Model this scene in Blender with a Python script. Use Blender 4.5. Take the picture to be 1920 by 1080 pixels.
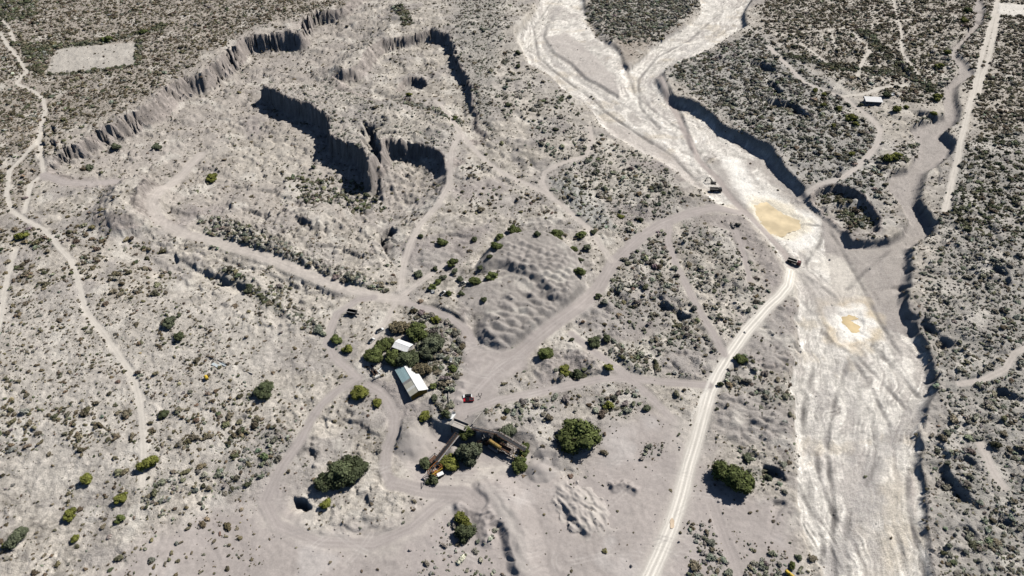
import bpy, bmesh, math, random
import numpy as np
from mathutils import Vector, Matrix

for _o in list(bpy.data.objects):
    bpy.data.objects.remove(_o, do_unlink=True)
scene = bpy.context.scene
COL = scene.collection
rng = np.random.default_rng(7)
random.seed(7)

# ------------------------------------------------------------------ camera
CAM_H = 260.0
PITCH = math.radians(42.0)
FPX = 1297.0                      # focal length in photo pixels (1920 wide)
cam_data = bpy.data.cameras.new("camera")
cam_data.sensor_width = 36.0
cam_data.lens = 36.0 * FPX / 1920.0
cam_data.clip_start = 1.0
cam_data.clip_end = 20000.0
cam = bpy.data.objects.new("camera", cam_data)
cam.location = (0, 0, CAM_H)
cam.rotation_euler = (math.pi / 2 - PITCH, 0, 0)
COL.objects.link(cam)
scene.camera = cam

# ------------------------------------------------------------------ light
SUN_EL = math.radians(46.0)
SUN_AZ = math.radians(34.0)       # direction to the sun, from +x towards +y
world = bpy.data.worlds.new("World")
scene.world = world
world.use_nodes = True
wn = world.node_tree.nodes
wn.clear()
sky = wn.new("ShaderNodeTexSky")
sky.sky_type = 'NISHITA'
sky.sun_disc = False
sky.sun_elevation = SUN_EL
sky.sun_rotation = math.pi / 2 - SUN_AZ
sky.altitude = 1800.0
sky.air_density = 0.75
sky.dust_density = 0.3
sky.ozone_density = 1.5
bg = wn.new("ShaderNodeBackground")
bg.inputs['Strength'].default_value = 0.05
wo = wn.new("ShaderNodeOutputWorld")
world.node_tree.links.new(sky.outputs[0], bg.inputs[0])
world.node_tree.links.new(bg.outputs[0], wo.inputs[0])
sun_data = bpy.data.lights.new("sun", 'SUN')
sun_data.energy = 5.0
sun_data.angle = math.radians(0.53)
sun_data.color = (1.0, 0.955, 0.89)
sun = bpy.data.objects.new("sun", sun_data)
sd = Vector((math.cos(SUN_EL) * math.cos(SUN_AZ), math.cos(SUN_EL) * math.sin(SUN_AZ), math.sin(SUN_EL)))
sun.rotation_euler = sd.to_track_quat('Z', 'Y').to_euler()
sun.location = sd * 800
COL.objects.link(sun)
vs = scene.view_settings
vs.view_transform = 'Standard'
vs.look = 'None'
vs.gamma = 1.0
vs.use_curve_mapping = False
vs.exposure = 0.2
scene.cycles.diffuse_bounces = 0
scene.cycles.max_bounces = 6

# ------------------------------------------------------------------ noise
_tab_r = np.random.default_rng(11)
_ang = _tab_r.uniform(0, 2 * np.pi, 65536)
_GX, _GY = np.cos(_ang), np.sin(_ang)
_UN = _tab_r.uniform(0, 1, 65536)

def _hash(ix, iy, seed):
    with np.errstate(over='ignore'):
        h = ix.astype(np.int64) * 374761393 + iy.astype(np.int64) * 668265263 + seed * 1274126177
        h = (h ^ (h >> 13)) * 1103515245
        return (h ^ (h >> 16)) & 65535

def perlin(x, y, seed=0):
    ix = np.floor(x).astype(np.int64); iy = np.floor(y).astype(np.int64)
    fx = x - ix; fy = y - iy
    u = fx * fx * fx * (fx * (fx * 6 - 15) + 10)
    v = fy * fy * fy * (fy * (fy * 6 - 15) + 10)
    out = 0
    for dx in (0, 1):
        for dy in (0, 1):
            h = _hash(ix + dx, iy + dy, seed)
            g = _GX[h] * (fx - dx) + _GY[h] * (fy - dy)
            out = out + g * (u if dx else 1 - u) * (v if dy else 1 - v)
    return out * 1.5

def fbm(x, y, octv=4, seed=0, gain=0.5):
    a, s, o = 1.0, 0.0, 0.0
    for k in range(octv):
        o = o + a * perlin(x * 2 ** k, y * 2 ** k, seed + 17 * k)
        s += a
        a *= gain
    return o / s * 1.4

def heaps(x, y, cell, ang=0.0, stretch=1.0, seed=0, R=0.75):
    """dumped-load relief: the maximum of jittered cones, 0..1"""
    c, s = math.cos(ang), math.sin(ang)
    a = (x * c + y * s) / cell / stretch
    b = (-x * s + y * c) / cell
    ia = np.floor(a).astype(np.int64); ib = np.floor(b).astype(np.int64)
    best = np.zeros_like(a)
    for da in (-1, 0, 1):
        for db in (-1, 0, 1):
            h = _hash(ia + da, ib + db, seed)
            px = ia + da + 0.2 + 0.6 * _UN[h]
            py = ib + db + 0.2 + 0.6 * _UN[(h * 7 + 3) & 65535]
            hh = 0.55 + 0.45 * _UN[(h * 13 + 5) & 65535]
            r = np.hypot(a - px, b - py)
            best = np.maximum(best, hh * np.clip(1 - r / R, 0, 1))
    return best

def sstep(a, b, x):
    t = np.clip((x - a) / (b - a), 0, 1)
    return t * t * (3 - 2 * t)

# ------------------------------------------------------------------ picture position -> place on the ground
CP, SP = math.cos(PITCH), math.sin(PITCH)

def unproj(px, py, z=0.0):
    u = (px - 960.0) / FPX; v = (py - 540.0) / FPX
    dy = CP - v * SP; dz = -SP - v * CP
    t = (z - CAM_H) / dz
    return (u * t, dy * t)

BASE_CTRL = [  # photo px, py, level in metres
    (-300, 0, 13), (100, -80, 14), (100, 50, 12), (400, 40, 12), (600, -60, 12), (300, 150, 11), (100, 200, 9), (-200, 300, 8), (40, 350, 6),
    (250, 210, 12.5), (170, 250, 11.5), (320, 155, 13.5), (390, 118, 14.5), (450, 75, 15), (530, 45, 15.5), (190, 400, 6), (240, 380, 6.5), (200, 500, 4),
    (60, 600, 3), (200, 700, 1), (-200, 700, 2), (100, 1000, -4), (-200, 1000, -4), (500, 1000, -6), (900, 1000, -6.5), (1250, 900, -6.5),
    (700, 1150, -7), (1200, 1150, -7), (750, 870, -6), (640, 830, -3), (540, 780, -1), (1000, 700, 0), (900, 700, 0), (900, 760, 0), (800, 700, 0.5), (700, 650, 1), (620, 700, 1),
    (720, 790, -2.5), (500, 620, 3), (400, 560, 3.5), (330, 450, 1), (650, 480, 1), (600, 540, 1.5), (750, 560, 1), (800, 480, 1.5), (1000, 460, 1.5), (1200, 500, 0.5),
    (1300, 540, -0.5), (1350, 640, -2), (1100, 700, -0.5), (1080, 760, -2.5), (1200, 780, -4),
    (1090, 880, -6), (900, 150, 10), (920, 50, 11), (920, 220, 8), (1000, 250, 4), (980, 120, 6), (1150, 350, 1.5), (1050, 400, 1.5), (960, 350, 2),
    (1200, 0, 1), (1170, 70, 0), (1330, 160, 2), (1400, 200, 3), (1500, 250, 4.5), (1500, 120, 5), (1650, 60, 7), (1620, 330, 3), (1650, 420, 1), (1600, 440, 0.3), (1850, 60, 9), (1850, 250, 7),
    (1850, 420, 5.5), (1850, 600, 3), (1760, 560, 0), (1770, 660, -1.5), (1775, 740, -2.5), (1850, 750, 0), (1765, 830, -4.5), (1770, 920, -5.5), (1850, 900, -3), (1775, 1050, -7), (1850, 1050, -6), (2150, 500, 6), (2150, 900, -1), (2150, 100, 10), (1400, 900, -6.5), (1420, 750, -4),
    (1450, 560, -2), (1400, 480, -1.5), (1450, 1080, -7.5), (850, 290, 5), (840, 370, 2), (760, 440, 1), (870, 250, 6), (600, 620, 2), (420, 660, 2.5), (300, 830, -1),
]
def _ctrl(lst):
    a = np.array([(*unproj(p, q, z), z) for p, q, z in lst])
    return a
BC = _ctrl(BASE_CTRL)

def ctrl_eval(C, X, Y, s=22.0, pw=1.9):
    num = np.zeros_like(X); den = np.zeros_like(X)
    for cx, cy, cz in C:
        w = 1.0 / ((X - cx) ** 2 + (Y - cy) ** 2 + s * s) ** pw
        num += w * cz; den += w
    return num / den

def base_at(px, py):
    z = 0.0
    for _ in range(4):
        x, y = unproj(px, py, z)
        z = float(ctrl_eval(BC, np.array([x]), np.array([y]))[0])
    return z

def WP(pts, z=None):
    """picture polyline -> world polyline, on level z or on the base ground"""
    return np.array([unproj(p[0], p[1], base_at(p[0], p[1]) if z is None else z) for p in pts])

# ------------------------------------------------------------------ terrain grid (finer near, coarser far)
pxs = np.concatenate([np.linspace(-7000, -400, 16), np.arange(-240, 2162, 2.25), np.linspace(2320, 9000, 16)])
pys = np.arange(1235, -132, -1.62)
ys_mid = np.array([unproj(960, p, 0)[1] for p in pys])
ys = np.concatenate([np.array([-900, -500, -250, -120, -40, 20, 60]), ys_mid, ys_mid[-1] + np.array([40, 100, 200, 400, 800, 1600, 3200, 6000])])
NR, NC = len(ys), len(pxs)
depth = np.maximum(CAM_H * SP + ys * CP, 130.0)
X = ((pxs - 960.0)[None, :] / FPX * depth[:, None])
Y = np.repeat(ys[:, None], NC, 1)
SH = X.shape
X = X.ravel().copy(); Y = Y.ravel().copy()
NV = X.size
Hh = ctrl_eval(BC, X, Y)
CLS = np.zeros(NV, np.int16)        # surface class per vertex
ROUGH = np.ones(NV)
COLR = np.zeros((NV, 3))
DENS = np.zeros(NV); SIZE = np.full(NV, 0.7); TINT = np.zeros(NV)

def poly_d(W, margin, closed=True, vals=None):
    """indices of nearby vertices, signed distance (inside +, or left of an open line +), arc length, interpolated value"""
    W = np.asarray(W, float)
    lo = W.min(0) - margin; hi = W.max(0) + margin
    idx = np.nonzero((X > lo[0]) & (X < hi[0]) & (Y > lo[1]) & (Y < hi[1]))[0]
    x = X[idx]; y = Y[idx]
    n = len(W)
    best = np.full(len(idx), 1e18); arc = np.zeros(len(idx)); val = np.zeros(len(idx)); sgn = np.ones(len(idx))
    inside = np.zeros(len(idx), bool)
    s0 = 0.0
    for i in range(n if closed else n - 1):
        ax, ay = W[i]; bx, by = W[(i + 1) % n]
        ex, ey = bx - ax, by - ay
        L2 = ex * ex + ey * ey + 1e-9
        t = np.clip(((x - ax) * ex + (y - ay) * ey) / L2, 0, 1)
        d2 = (x - ax - t * ex) ** 2 + (y - ay - t * ey) ** 2
        m = d2 < best
        best = np.where(m, d2, best)
        L = math.sqrt(L2)
        arc = np.where(m, s0 + t * L, arc)
        if vals is not None:
            val = np.where(m, vals[i] * (1 - t) + vals[(i + 1) % n] * t, val)
        if not closed:
            sgn = np.where(m, np.sign(ex * (y - ay) - ey * (x - ax)), sgn)
        else:
            c = (ay > y) != (by > y)
            if by != ay:
                xi = ax + (y - ay) / (by - ay) * ex
                inside ^= c & (x < xi)
        s0 += L
    d = np.sqrt(best)
    d = np.where(inside, d, -d) if closed else d * sgn
    return idx, d, arc, val, s0

CLIFF = np.zeros(NV); CARC = np.zeros(NV)

def flute(arc, d, amp, lam, seed, sg=1.0):
    arc = arc + lam * 1.6 * perlin(arc / (lam * 3.7), d * 0.03, seed + 40) + lam * 0.5 * perlin(arc / lam, d * 0.12, seed + 41)
    amp = amp * (0.45 + 1.1 * np.clip(0.5 + perlin(arc / (lam * 6), d * 0 + 5.5, seed + 42), 0, 1))
    cl = perlin(arc / (lam * 1.25) + 0.15 * perlin(d / 4, arc / 9, seed + 3), d * 0.015 + 1.7, seed + 21)
    return _flute(arc, d, amp, lam, seed) + sg * amp * 1.5 * np.clip(1 - np.abs(cl) / 0.13, 0, 1)

def _flute(arc, d, amp, lam, seed):
    n = perlin(arc / lam, d * 0.02 + 3.3, seed) + 0.6 * perlin(arc / lam * 2.3, d * 0.05, seed + 5)
    big_ = perlin(arc / (lam * 4.2), d * 0.01 + 7.1, seed + 9)
    return amp * (np.abs(n) * 1.7 * (0.55 + 0.9 * np.clip(big_ + 0.3, 0, 1)) - 0.5 + 1.4 * big_)

def pit(pts, level, z=None, amp=0.8, lam=5.0, prof=2.4, seed=1, wmul=1.0, cliff=True):
    W = WP([p[:2] for p in pts], z)
    ws = [p[2] * wmul for p in pts]
    idx, d, arc, w, _ = poly_d(W, 12, True, ws)
    if amp:
        d = d + flute(arc, d, amp, lam, seed) * np.clip(10.0 / (w + 3), 0.3, 1)
    t = np.clip(d / w, 0, 1)
    m = 1 - (1 - t) ** prof
    lev = ctrl_eval(level, X[idx], Y[idx]) if isinstance(level, np.ndarray) else level
    if cliff:
        CARC[idx] = np.where(np.abs(d) < w + 3, arc, CARC[idx])
        CLIFF[idx] = np.maximum(CLIFF[idx], np.where((w < 18) & (d > -1.0) & (t < 0.62), 1.0, 0.0))
    Hh[idx] = Hh[idx] * (1 - m) + lev * m
    return idx, m

def mesa(pts, level, z=None, amp=0.8, lam=5.0, prof=2.4, seed=2, cliff=True):
    W = WP([p[:2] for p in pts], z if z is not None else (level if not isinstance(level, np.ndarray) else None))
    for k_, p_ in enumerate(pts):
        if len(p_) > 3: W[k_] = unproj(p_[0], p_[1], p_[3])
    ws = [p[2] for p in pts]
    idx, d, arc, w, _ = poly_d(W, max(ws) + 12, True, ws)
    if amp:
        d = d + flute(arc, d, amp, lam, seed, -1.0) * np.clip(10.0 / (w + 3), 0.3, 1)
    t = np.clip((d + w) / w, 0, 1)
    m = t ** prof
    lev = ctrl_eval(level, X[idx], Y[idx]) if isinstance(level, np.ndarray) else level
    if cliff:
        CARC[idx] = np.where(np.abs(d) < w + 3, arc, CARC[idx])
        CLIFF[idx] = np.maximum(CLIFF[idx], np.where((w < 18) & (d < 1.0) & (t > 0.38), 1.0, 0.0))
    Hh[idx] = Hh[idx] * (1 - m) + lev * m
    return idx, m

def scarp(pts, drop, L=12.0, w=2.0, z=None, low=(-0.83, -0.56), amp=0.7, lam=4.0, seed=3, lip=0.0):
    W = WP(pts, z)
    if drop < 4.4: drop *= 0.62; L *= 1.4; w *= 1.25
    ch = W[-1] - W[0]
    left = np.array([-ch[1], ch[0]])
    side = 1.0 if left @ np.array(low) > 0 else -1.0
    idx, d, arc, _, tot = poly_d(W, L * 3.5 + w, False)
    d = d * side
    d = d + amp * (perlin(arc / lam, d * 0.1, seed) * 1.6 + perlin(arc / (lam * 3), d * 0.05, seed + 4) * 2.5)
    tap = sstep(0, 0.3, arc / tot) * sstep(0, 0.3, 1 - arc / tot) * (0.75 + 0.6 * perlin(arc / (lam * 2), d * 0.0 + 2.2, seed + 6))
    prof = np.where(d > 0, sstep(0, w, d) * np.exp(-np.maximum(d - w, 0) / L), 0)
    Hh[idx] -= drop * tap * prof
    if lip:
        Hh[idx] += lip * tap * np.where(d <= 0, np.exp(d / 5.0), 1 - sstep(0, w, d))

def berm(pts, height, width, z=None, seed=4, pw=1.0, rough=0.25):
    W = WP(pts, z)
    idx, d, arc, _, tot = poly_d(W, width * 1.4, False)
    wv = width * (1 + 0.25 * perlin(arc / 9.0, d * 0.0 + 1.5, seed))
    t = np.clip(1 - np.abs(d) / wv, 0, 1)
    tap = sstep(0, 0.12, arc / tot) * sstep(0, 0.12, 1 - arc / tot)
    n = 1 + rough * (perlin(X[idx] / 3.0, Y[idx] / 3.0, seed + 1) + 0.8 * perlin(X[idx] / 1.6, Y[idx] / 1.6, seed + 2))
    Hh[idx] += height * tap * t ** pw * n

def mound(px, py, r, h, seed=5, z=None, rough=0.2, el=1.0, ang=0.0):
    x0, y0 = WP([(px, py)], z)[0]
    idx = np.nonzero((np.abs(X - x0) < r * 1.5) & (np.abs(Y - y0) < r * 1.5))[0]
    c, s = math.cos(ang), math.sin(ang)
    a = ((X[idx] - x0) * c + (Y[idx] - y0) * s) / el; b = -(X[idx] - x0) * s + (Y[idx] - y0) * c
    rr = np.hypot(a, b) * (1 + rough * perlin(X[idx] / 4, Y[idx] / 4, seed))
    t = np.clip(1 - rr / r, 0, 1)
    t = np.where(t > 0.8, 0.8 + (t - 0.8) * 0.5, t)
    Hh[idx] += h * t
    return idx[t > 0.02]

def mask_poly(pts, soft=2.0, z=None, namp=2.0, nlam=7.0, seed=9):
    W = WP(pts, z)
    idx, d, arc, _, _ = poly_d(W, soft + namp + 1, True)
    if namp:
        d = d + namp * fbm(X[idx] / nlam, Y[idx] / nlam, 3, seed)
    return idx, np.clip(0.5 + d / (2 * soft), 0, 1)

def mask_line(pts, width, soft=1.0, z=None, namp=0.6, nlam=6.0, seed=9):
    W = WP(pts, z)
    idx, d, arc, _, tot = poly_d(W, width + soft + namp + 1, False)
    d = width * 0.5 - np.abs(d)
    if namp:
        d = d + namp * fbm(X[idx] / nlam, Y[idx] / nlam, 3, seed)
    return idx, np.clip(0.5 + d / (2 * soft), 0, 1), arc

def paint(idx, m, c, a=1.0):
    m = (m * a)[:, None]
    COLR[idx] = COLR[idx] * (1 - m) + np.array(c)[None, :] * m

def setz(idx, m, dens=None, size=None, tint=None):
    if dens is not None: DENS[idx] = DENS[idx] * (1 - m) + dens * m
    if size is not None: SIZE[idx] = np.where(m > 0.5, size, SIZE[idx])
    if tint is not None: TINT[idx] = np.where(m > 0.5, tint, TINT[idx])
# ================================================================== THE LAND
# ---- quarry: floor levels, then the rim cliffs, mesa and bowls
FLOOR = _ctrl([(150, 338, 4), (100, 335, 5), (250, 300, 1), (330, 300, -2.5), (300, 240, -1.5), (380, 180, -2), (400, 330, -3), (450, 230, -3), (500, 300, -4.5), (600, 365, -6), (730, 390, -6), (800, 340, -5),
               (540, 130, 0), (600, 90, 2), (640, 80, 3), (700, 20, 8), (420, 170, -1), (220, 290, 1), (350, 420, -1), (450, 440, -1), (560, 420, -3), (680, 460, -2)])
NW_RIM = [(92, 318, 7), (100, 300, 5), (112, 280, 6), (135, 276, 8), (160, 262, 9), (182, 246, 9), (205, 236, 10), (232, 222, 10), (262, 205, 13), (285, 190, 15), (310, 165, 15), (345, 142, 13), (375, 138, 10),
          (398, 122, 11), (430, 95, 12), (452, 72, 8), (478, 64, 5), (520, 63, 5), (543, 58, 5), (562, 62, 7), (570, 42, 7), (580, 30, 5), (602, 22, 5), (640, 16, 9), (660, 0, 12), (690, -20, 25)]
QUARRY = NW_RIM + [(740, -20, 40), (762, 10, 40), (738, 40, 30), (715, 62, 28), (690, 85, 30), (640, 118, 30), (640, 170, 30), (760, 220, 30), (845, 300, 20), (838, 340, 22), (800, 400, 25), (745, 430, 25),
                   (715, 470, 12), (690, 480, 20), (640, 470, 35), (560, 450, 40), (480, 440, 30), (420, 450, 25), (330, 425, 18), (296, 418, 10), (262, 402, 11), (252, 385, 12), (262, 365, 12), (272, 345, 12), (250, 335, 10), (215, 342, 10), (170, 352, 14), (110, 345, 14)]
pit(QUARRY, FLOOR, amp=2.8, lam=5.5, prof=2.0, seed=21)
# western tip pockets in the rim
for a in ([(98, 232), (103, 240), (106, 252)], [(76, 240), (84, 246), (86, 258)], [(95, 258), (106, 268), (108, 276)], [(82, 262), (86, 280)]):
    scarp(a, 5.0, L=3.5, w=1.2, amp=0.3)
# benches inside the floor
scarp([(500, 128), (540, 140), (580, 150)], 2.0, L=10, z=0)
MESA_L = _ctrl([(600, 200, 12.5), (520, 170, 13), (680, 270, 12), (700, 200, 10), (800, 230, 9), (840, 280, 7), (560, 150, 6), (640, 165, 8), (820, 200, 6)])
MESA = [(488, 158, 4.5), (503, 166, 4.5), (518, 173, 4.5), (532, 181, 4.5), (548, 184, 4.5), (565, 190, 4.5), (582, 194, 5), (596, 206, 5), (612, 216, 5), (617, 232, 5), (618, 252, 5), (640, 260, 5), (658, 270, 5), (676, 283, 5),
        (684, 298, 6), (690, 312, 9), (702, 298, 12), (712, 285, 10), (722, 264, 5), (745, 262, 4.5), (775, 263, 4.5), (800, 264, 4.5), (815, 270, 4.5), (830, 280, 5), (833, 296, 7), (846, 280, 18),
        (850, 250, 20), (835, 215, 25), (790, 200, 25), (740, 192, 22), (700, 180, 16), (650, 160, 16), (600, 150, 20), (560, 145, 22), (520, 146, 16)]
mesa(MESA, MESA_L, z=12, amp=0.9, lam=10, prof=3.0, seed=31)
# talus spur between the two faces
mound(728, 332, 20, 8, z=-5, rough=0.35, el=1.6, ang=1.7)
# branching gully head between the faces
for pts, dep, wd in (([(706, 300), (702, 284), (698, 268), (695, 250), (692, 228)], 9.0, 4.5), ([(698, 268), (712, 252), (728, 248), (744, 244)], 6, 3.0), ([(697, 262), (685, 250), (674, 240)], 6, 3.0),
                     ([(694, 246), (704, 236), (718, 230)], 5, 2.6), ([(703, 288), (690, 272), (680, 262)], 6, 2.6), ([(695, 252), (690, 240), (680, 226)], 4.5, 2.4), ([(706, 296), (713, 310), (710, 330), (700, 360)], 4.5, 3.0)):
    berm(pts, -dep, wd, z=10 if pts[-1][1] < 300 else 0, seed=41)
# north bowl, its east ravine and the small square hole
BOWL_L = _ctrl([(780, 130, 0), (700, 150, 1), (860, 170, 2), (880, 230, 4), (830, 190, 4), (800, 100, 1)])
BOWL = [(622, 133, 12), (640, 131, 12), (655, 130, 12), (670, 123, 12), (684, 106, 13), (692, 92, 13), (710, 80, 11), (748, 70, 6), (790, 65, 4), (802, 59, 4), (830, 62, 4), (846, 70, 4), (850, 92, 4), (856, 106, 4), (868, 125, 5), (873, 150, 5),
        (884, 165, 5), (888, 205, 5), (900, 225, 5), (914, 240, 5), (905, 256, 9), (872, 262, 20), (850, 235, 22), (830, 205, 25), (760, 190, 24), (700, 182, 14), (660, 168, 13), (636, 150, 12)]
pit(BOWL, BOWL_L, z=9.5, amp=2.0, lam=6, prof=2.0, seed=51)
pit([(743, 168, 5), (757, 147, 3), (775, 142, 3), (797, 149, 3), (800, 160, 4), (786, 171, 6)], -5.5, z=1.5, amp=0.5, seed=52)
# pocket south of the main pit, dark cut with white tongue
scarp([(700, 452), (708, 430), (728, 420), (756, 424)], 9.0, L=7, w=2, z=2, low=(0.0, -1.0))
scarp([(712, 424), (704, 440), (716, 468), (732, 496)], 6.0, L=6, w=2, z=2, low=(1.0, 0.0))
berm([(678, 412), (690, 440), (706, 468), (722, 490)], 1.5, 7, z=1)
# white bluff and its dark cut
mound(590, 405, 24, 7, z=-1, rough=0.35, el=1.5, ang=0.4, seed=61)
scarp([(558, 408), (572, 420), (598, 426)], 4.5, L=6, w=2, z=-1, low=(-0.3, -1))
# west spur: raised pale back with fluted face
mesa([(232, 338, 10), (205, 372, 14), (202, 398, 14), (222, 408, 12), (246, 404, 11), (256, 385, 14), (266, 362, 14), (276, 344, 12), (262, 330, 9)], 11.5, z=10.5, amp=2.4, lam=3.2, prof=1.15, seed=71)
for pts, dr in (([(508, 285), (540, 290), (566, 300)], 2.0), ([(488, 300), (500, 330), (540, 345)], 1.2), ([(395, 355), (415, 362), (430, 360)], 2.0), ([(402, 345), (424, 350), (470, 352)], 1.2)):
    scarp(pts, dr, L=6, z=-3)
for pts, dr, zq in (([(330, 345), (370, 330), (420, 335), (470, 350), (520, 352), (560, 372), (620, 400)], 2.8, -2), ([(340, 400), (370, 380), (420, 375), (470, 392), (540, 400)], 2.6, -1), ([(300, 440), (350, 462), (420, 485), (500, 512), (580, 540), (650, 560)], 2.6, 1), ([(262, 415), (300, 450), (340, 480), (390, 505), (440, 530), (480, 545), (500, 580)], 4.2, 3), ([(240, 440), (290, 480), (340, 515), (400, 545), (440, 575)], 2.6, 3),
                    ([(500, 100), (560, 105), (620, 90), (690, 60)], 3.0, 2), ([(420, 215), (470, 150), (540, 120), (600, 118)], 3.0, 0), ([(610, 330), (640, 380), (690, 400), (720, 425)], 2.0, -4), ([(440, 260), (480, 262), (540, 258), (590, 255)], 2.4, -3), ([(560, 460), (620, 462), (680, 478), (720, 505)], 2.4, 0), ([(730, 340), (760, 370), (800, 380)], 2.6, -4), ([(640, 120), (700, 150), (780, 185), (850, 215)], 2.4, 8), ([(880, 300), (940, 330), (1000, 360), (1060, 400)], 2.4, 3), ([(930, 250), (1000, 300), (1040, 330)], 2.6, 4), ([(860, 330), (900, 345), (960, 352)], 2.0, 2), ([(780, 440), (840, 436), (900, 440)], 2.6, 1.5), ([(560, 760), (640, 790), (700, 770)], 2.2, -1), ([(610, 980), (680, 985), (740, 990)], 2.0, -5), ([(1130, 520), (1180, 560), (1230, 600)], 3.0, 0), ([(1200, 540), (1260, 560), (1310, 610)], 2.6, -1), ([(1360, 560), (1420, 600), (1470, 640)], 2.4, -2), ([(1350, 700), (1410, 720), (1480, 760)], 2.4, -3)):
    scarp(pts, dr, L=7, w=1.6, z=zq, low=(-0.5, -1), amp=1.2, lam=5, seed=int(pts[0][0]))
# rubble ridge along the haul road
berm([(372, 418), (420, 420), (480, 448), (540, 482), (600, 510), (660, 528), (710, 542)], 3.2, 13, z=1, rough=0.8, pw=0.7)
berm([(310, 462), (360, 480), (420, 505), (480, 530), (520, 560), (560, 600), (610, 625)], 1.6, 6, z=2.5, rough=0.6)
scarp([(322, 492), (345, 500), (350, 515)], 3, L=4, z=3)
scarp([(360, 505), (400, 520), (470, 535), (500, 560)], 2.0, L=6, z=3, low=(-0.4, -1))
scarp([(505, 520), (512, 560), (545, 598), (590, 620)], 2.2, L=8, z=2, low=(1, 0.6))

# ---- river and its side channel
RIV_L = _ctrl([(1040, -80, -2.5), (1040, 0, -3), (1350, -60, -2), (1350, 30, -2.5), (1150, 200, -3.8), (1350, 330, -4.6), (1450, 420, -5), (1550, 550, -6), (1600, 700, -7), (1600, 900, -8.5), (1650, 1100, -9.5), (1650, 470, -4.6), (1700, 400, -4), (1720, 300, -1), (1712, 360, -2), (1790, 200, 2.2), (1790, 100, 4.8), (1840, 20, 6.4), (1745, 262, 0.3)])
RIVER = [(1030, -130, 12), (1016, -40, 12), (1008, 0, 10), (994, 22, 10), (966, 52, 8), (966, 70, 8), (982, 96, 9), (988, 118, 9), (1010, 130, 10), (1032, 141, 10), (1047, 158, 10), (1068, 178, 10), (1090, 190, 10), (1110, 207, 10), (1117, 228, 14),
         (1145, 252, 14), (1170, 266, 14), (1195, 284, 16), (1225, 296, 16), (1255, 315, 14), (1285, 338, 12), (1308, 352, 10), (1340, 380, 12), (1390, 402, 14), (1430, 445, 14), (1462, 490, 12), (1488, 540, 10), (1494, 562, 8), (1488, 605, 7),
         (1490, 640, 7), (1484, 680, 6), (1477, 712, 5), (1486, 740, 5), (1484, 790, 5), (1487, 830, 5), (1489, 880, 5), (1496, 950, 5), (1500, 975, 5), (1514, 1010, 6), (1527, 1040, 6), (1540, 1080, 6), (1570, 1240, 8), (1770, 1240, 5),
         (1757, 1080, 4), (1750, 1030, 4), (1741, 985, 4), (1743, 955, 3.5), (1738, 930, 3.5), (1741, 905, 3.5), (1736, 885, 3.5), (1731, 860, 3.5), (1735, 832, 3.5), (1728, 808, 4), (1744, 775, 5), (1747, 758, 5), (1762, 735, 4.5),
         (1758, 700, 4.5), (1750, 665, 4.5), (1740, 640, 4.5), (1722, 605, 4.5), (1706, 578, 4.5), (1700, 545, 5), (1710, 520, 5), (1712, 490, 4.5), (1716, 462, 5), (1747, 442, 4), (1757, 424, 4), (1750, 408, 4), (1736, 388, 4), (1728, 372, 5), (1735, 340, 7), (1742, 320, 7),
         (1766, 306, 5), (1790, 282, 5), (1796, 262, 4), (1775, 243, 4), (1800, 228, 5), (1804, 205, 5), (1796, 180, 4), (1800, 160, 5), (1834, 136, 5), (1815, 118, 4), (1799, 100, 4), (1806, 84, 4), (1822, 66, 4), (1842, 46, 3), (1850, 20, 3), (1842, 0, 3), (1850, -60, 3),
         (1836, -60, 4), (1826, 0, 4), (1826, 40, 4), (1804, 66, 4), (1782, 86, 4), (1780, 106, 4), (1796, 124, 5), (1792, 140, 5), (1770, 158, 5), (1766, 185, 5), (1772, 212, 4), (1730, 224, 4), (1702, 238, 5), (1712, 262, 8), (1718, 284, 6), (1700, 312, 4), (1672, 318, 4),
         (1655, 340, 5), (1671, 360, 6), (1690, 386, 6), (1702, 410, 6), (1696, 428, 5), (1668, 444, 3.5), (1630, 449, 3.5), (1598, 448, 3.5), (1584, 420, 4), (1545, 388, 4), (1518, 362, 5), (1505, 342, 5), (1473, 313, 5), (1448, 276, 5), (1422, 262, 5), (1400, 248, 5), (1362, 236, 5), (1335, 211, 5), (1303, 193, 6),
         (1268, 180, 7), (1249, 160, 8), (1240, 142, 8), (1260, 121, 8), (1298, 105, 8), (1337, 88, 7), (1372, 65, 5), (1402, 48, 5), (1398, 20, 5), (1416, -10, 6), (1430, -130, 10)]
idx_r, m_r = pit(RIVER, RIV_L, amp=0.75, lam=15, prof=2.2, seed=81, cliff=False)
RIVM = np.zeros(NV); RIVM[idx_r] = np.clip(m_r * 1.0, 0, 1)
ISLAND = [(1080, -140, 6), (1088, -40, 6), (1097, 0, 8), (1106, 40, 10), (1125, 68, 10), (1150, 80, 10), (1168, 98, 9), (1172, 118, 5), (1178, 124, 4), (1208, 102, 3.5), (1226, 85, 3.5), (1258, 63, 3.5), (1284, 48, 3.5), (1315, 22, 4), (1310, 0, 6), (1304, -60, 6), (1310, -140, 6)]
idx_i, m_i = mesa(ISLAND, 0.8, amp=0.6, seed=82, cliff=False)
RIVM[idx_i] *= 1 - m_i
# gravel bar with a cut edge
BAR = [(1050, 10, 10), (1030, 45, 6), (1022, 70, 2), (1042, 100, 2), (1072, 117, 2), (1100, 145, 2), (1130, 160, 2), (1162, 180, 2), (1166, 150, 8), (1160, 110, 8), (1120, 70, 10), (1100, 30, 10)]
idx_b, m_b = mesa(BAR, -1.9, z=-2, amp=0.2, prof=1.5, cliff=False)
RIVFACE = (RIVM > 0.8)
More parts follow.
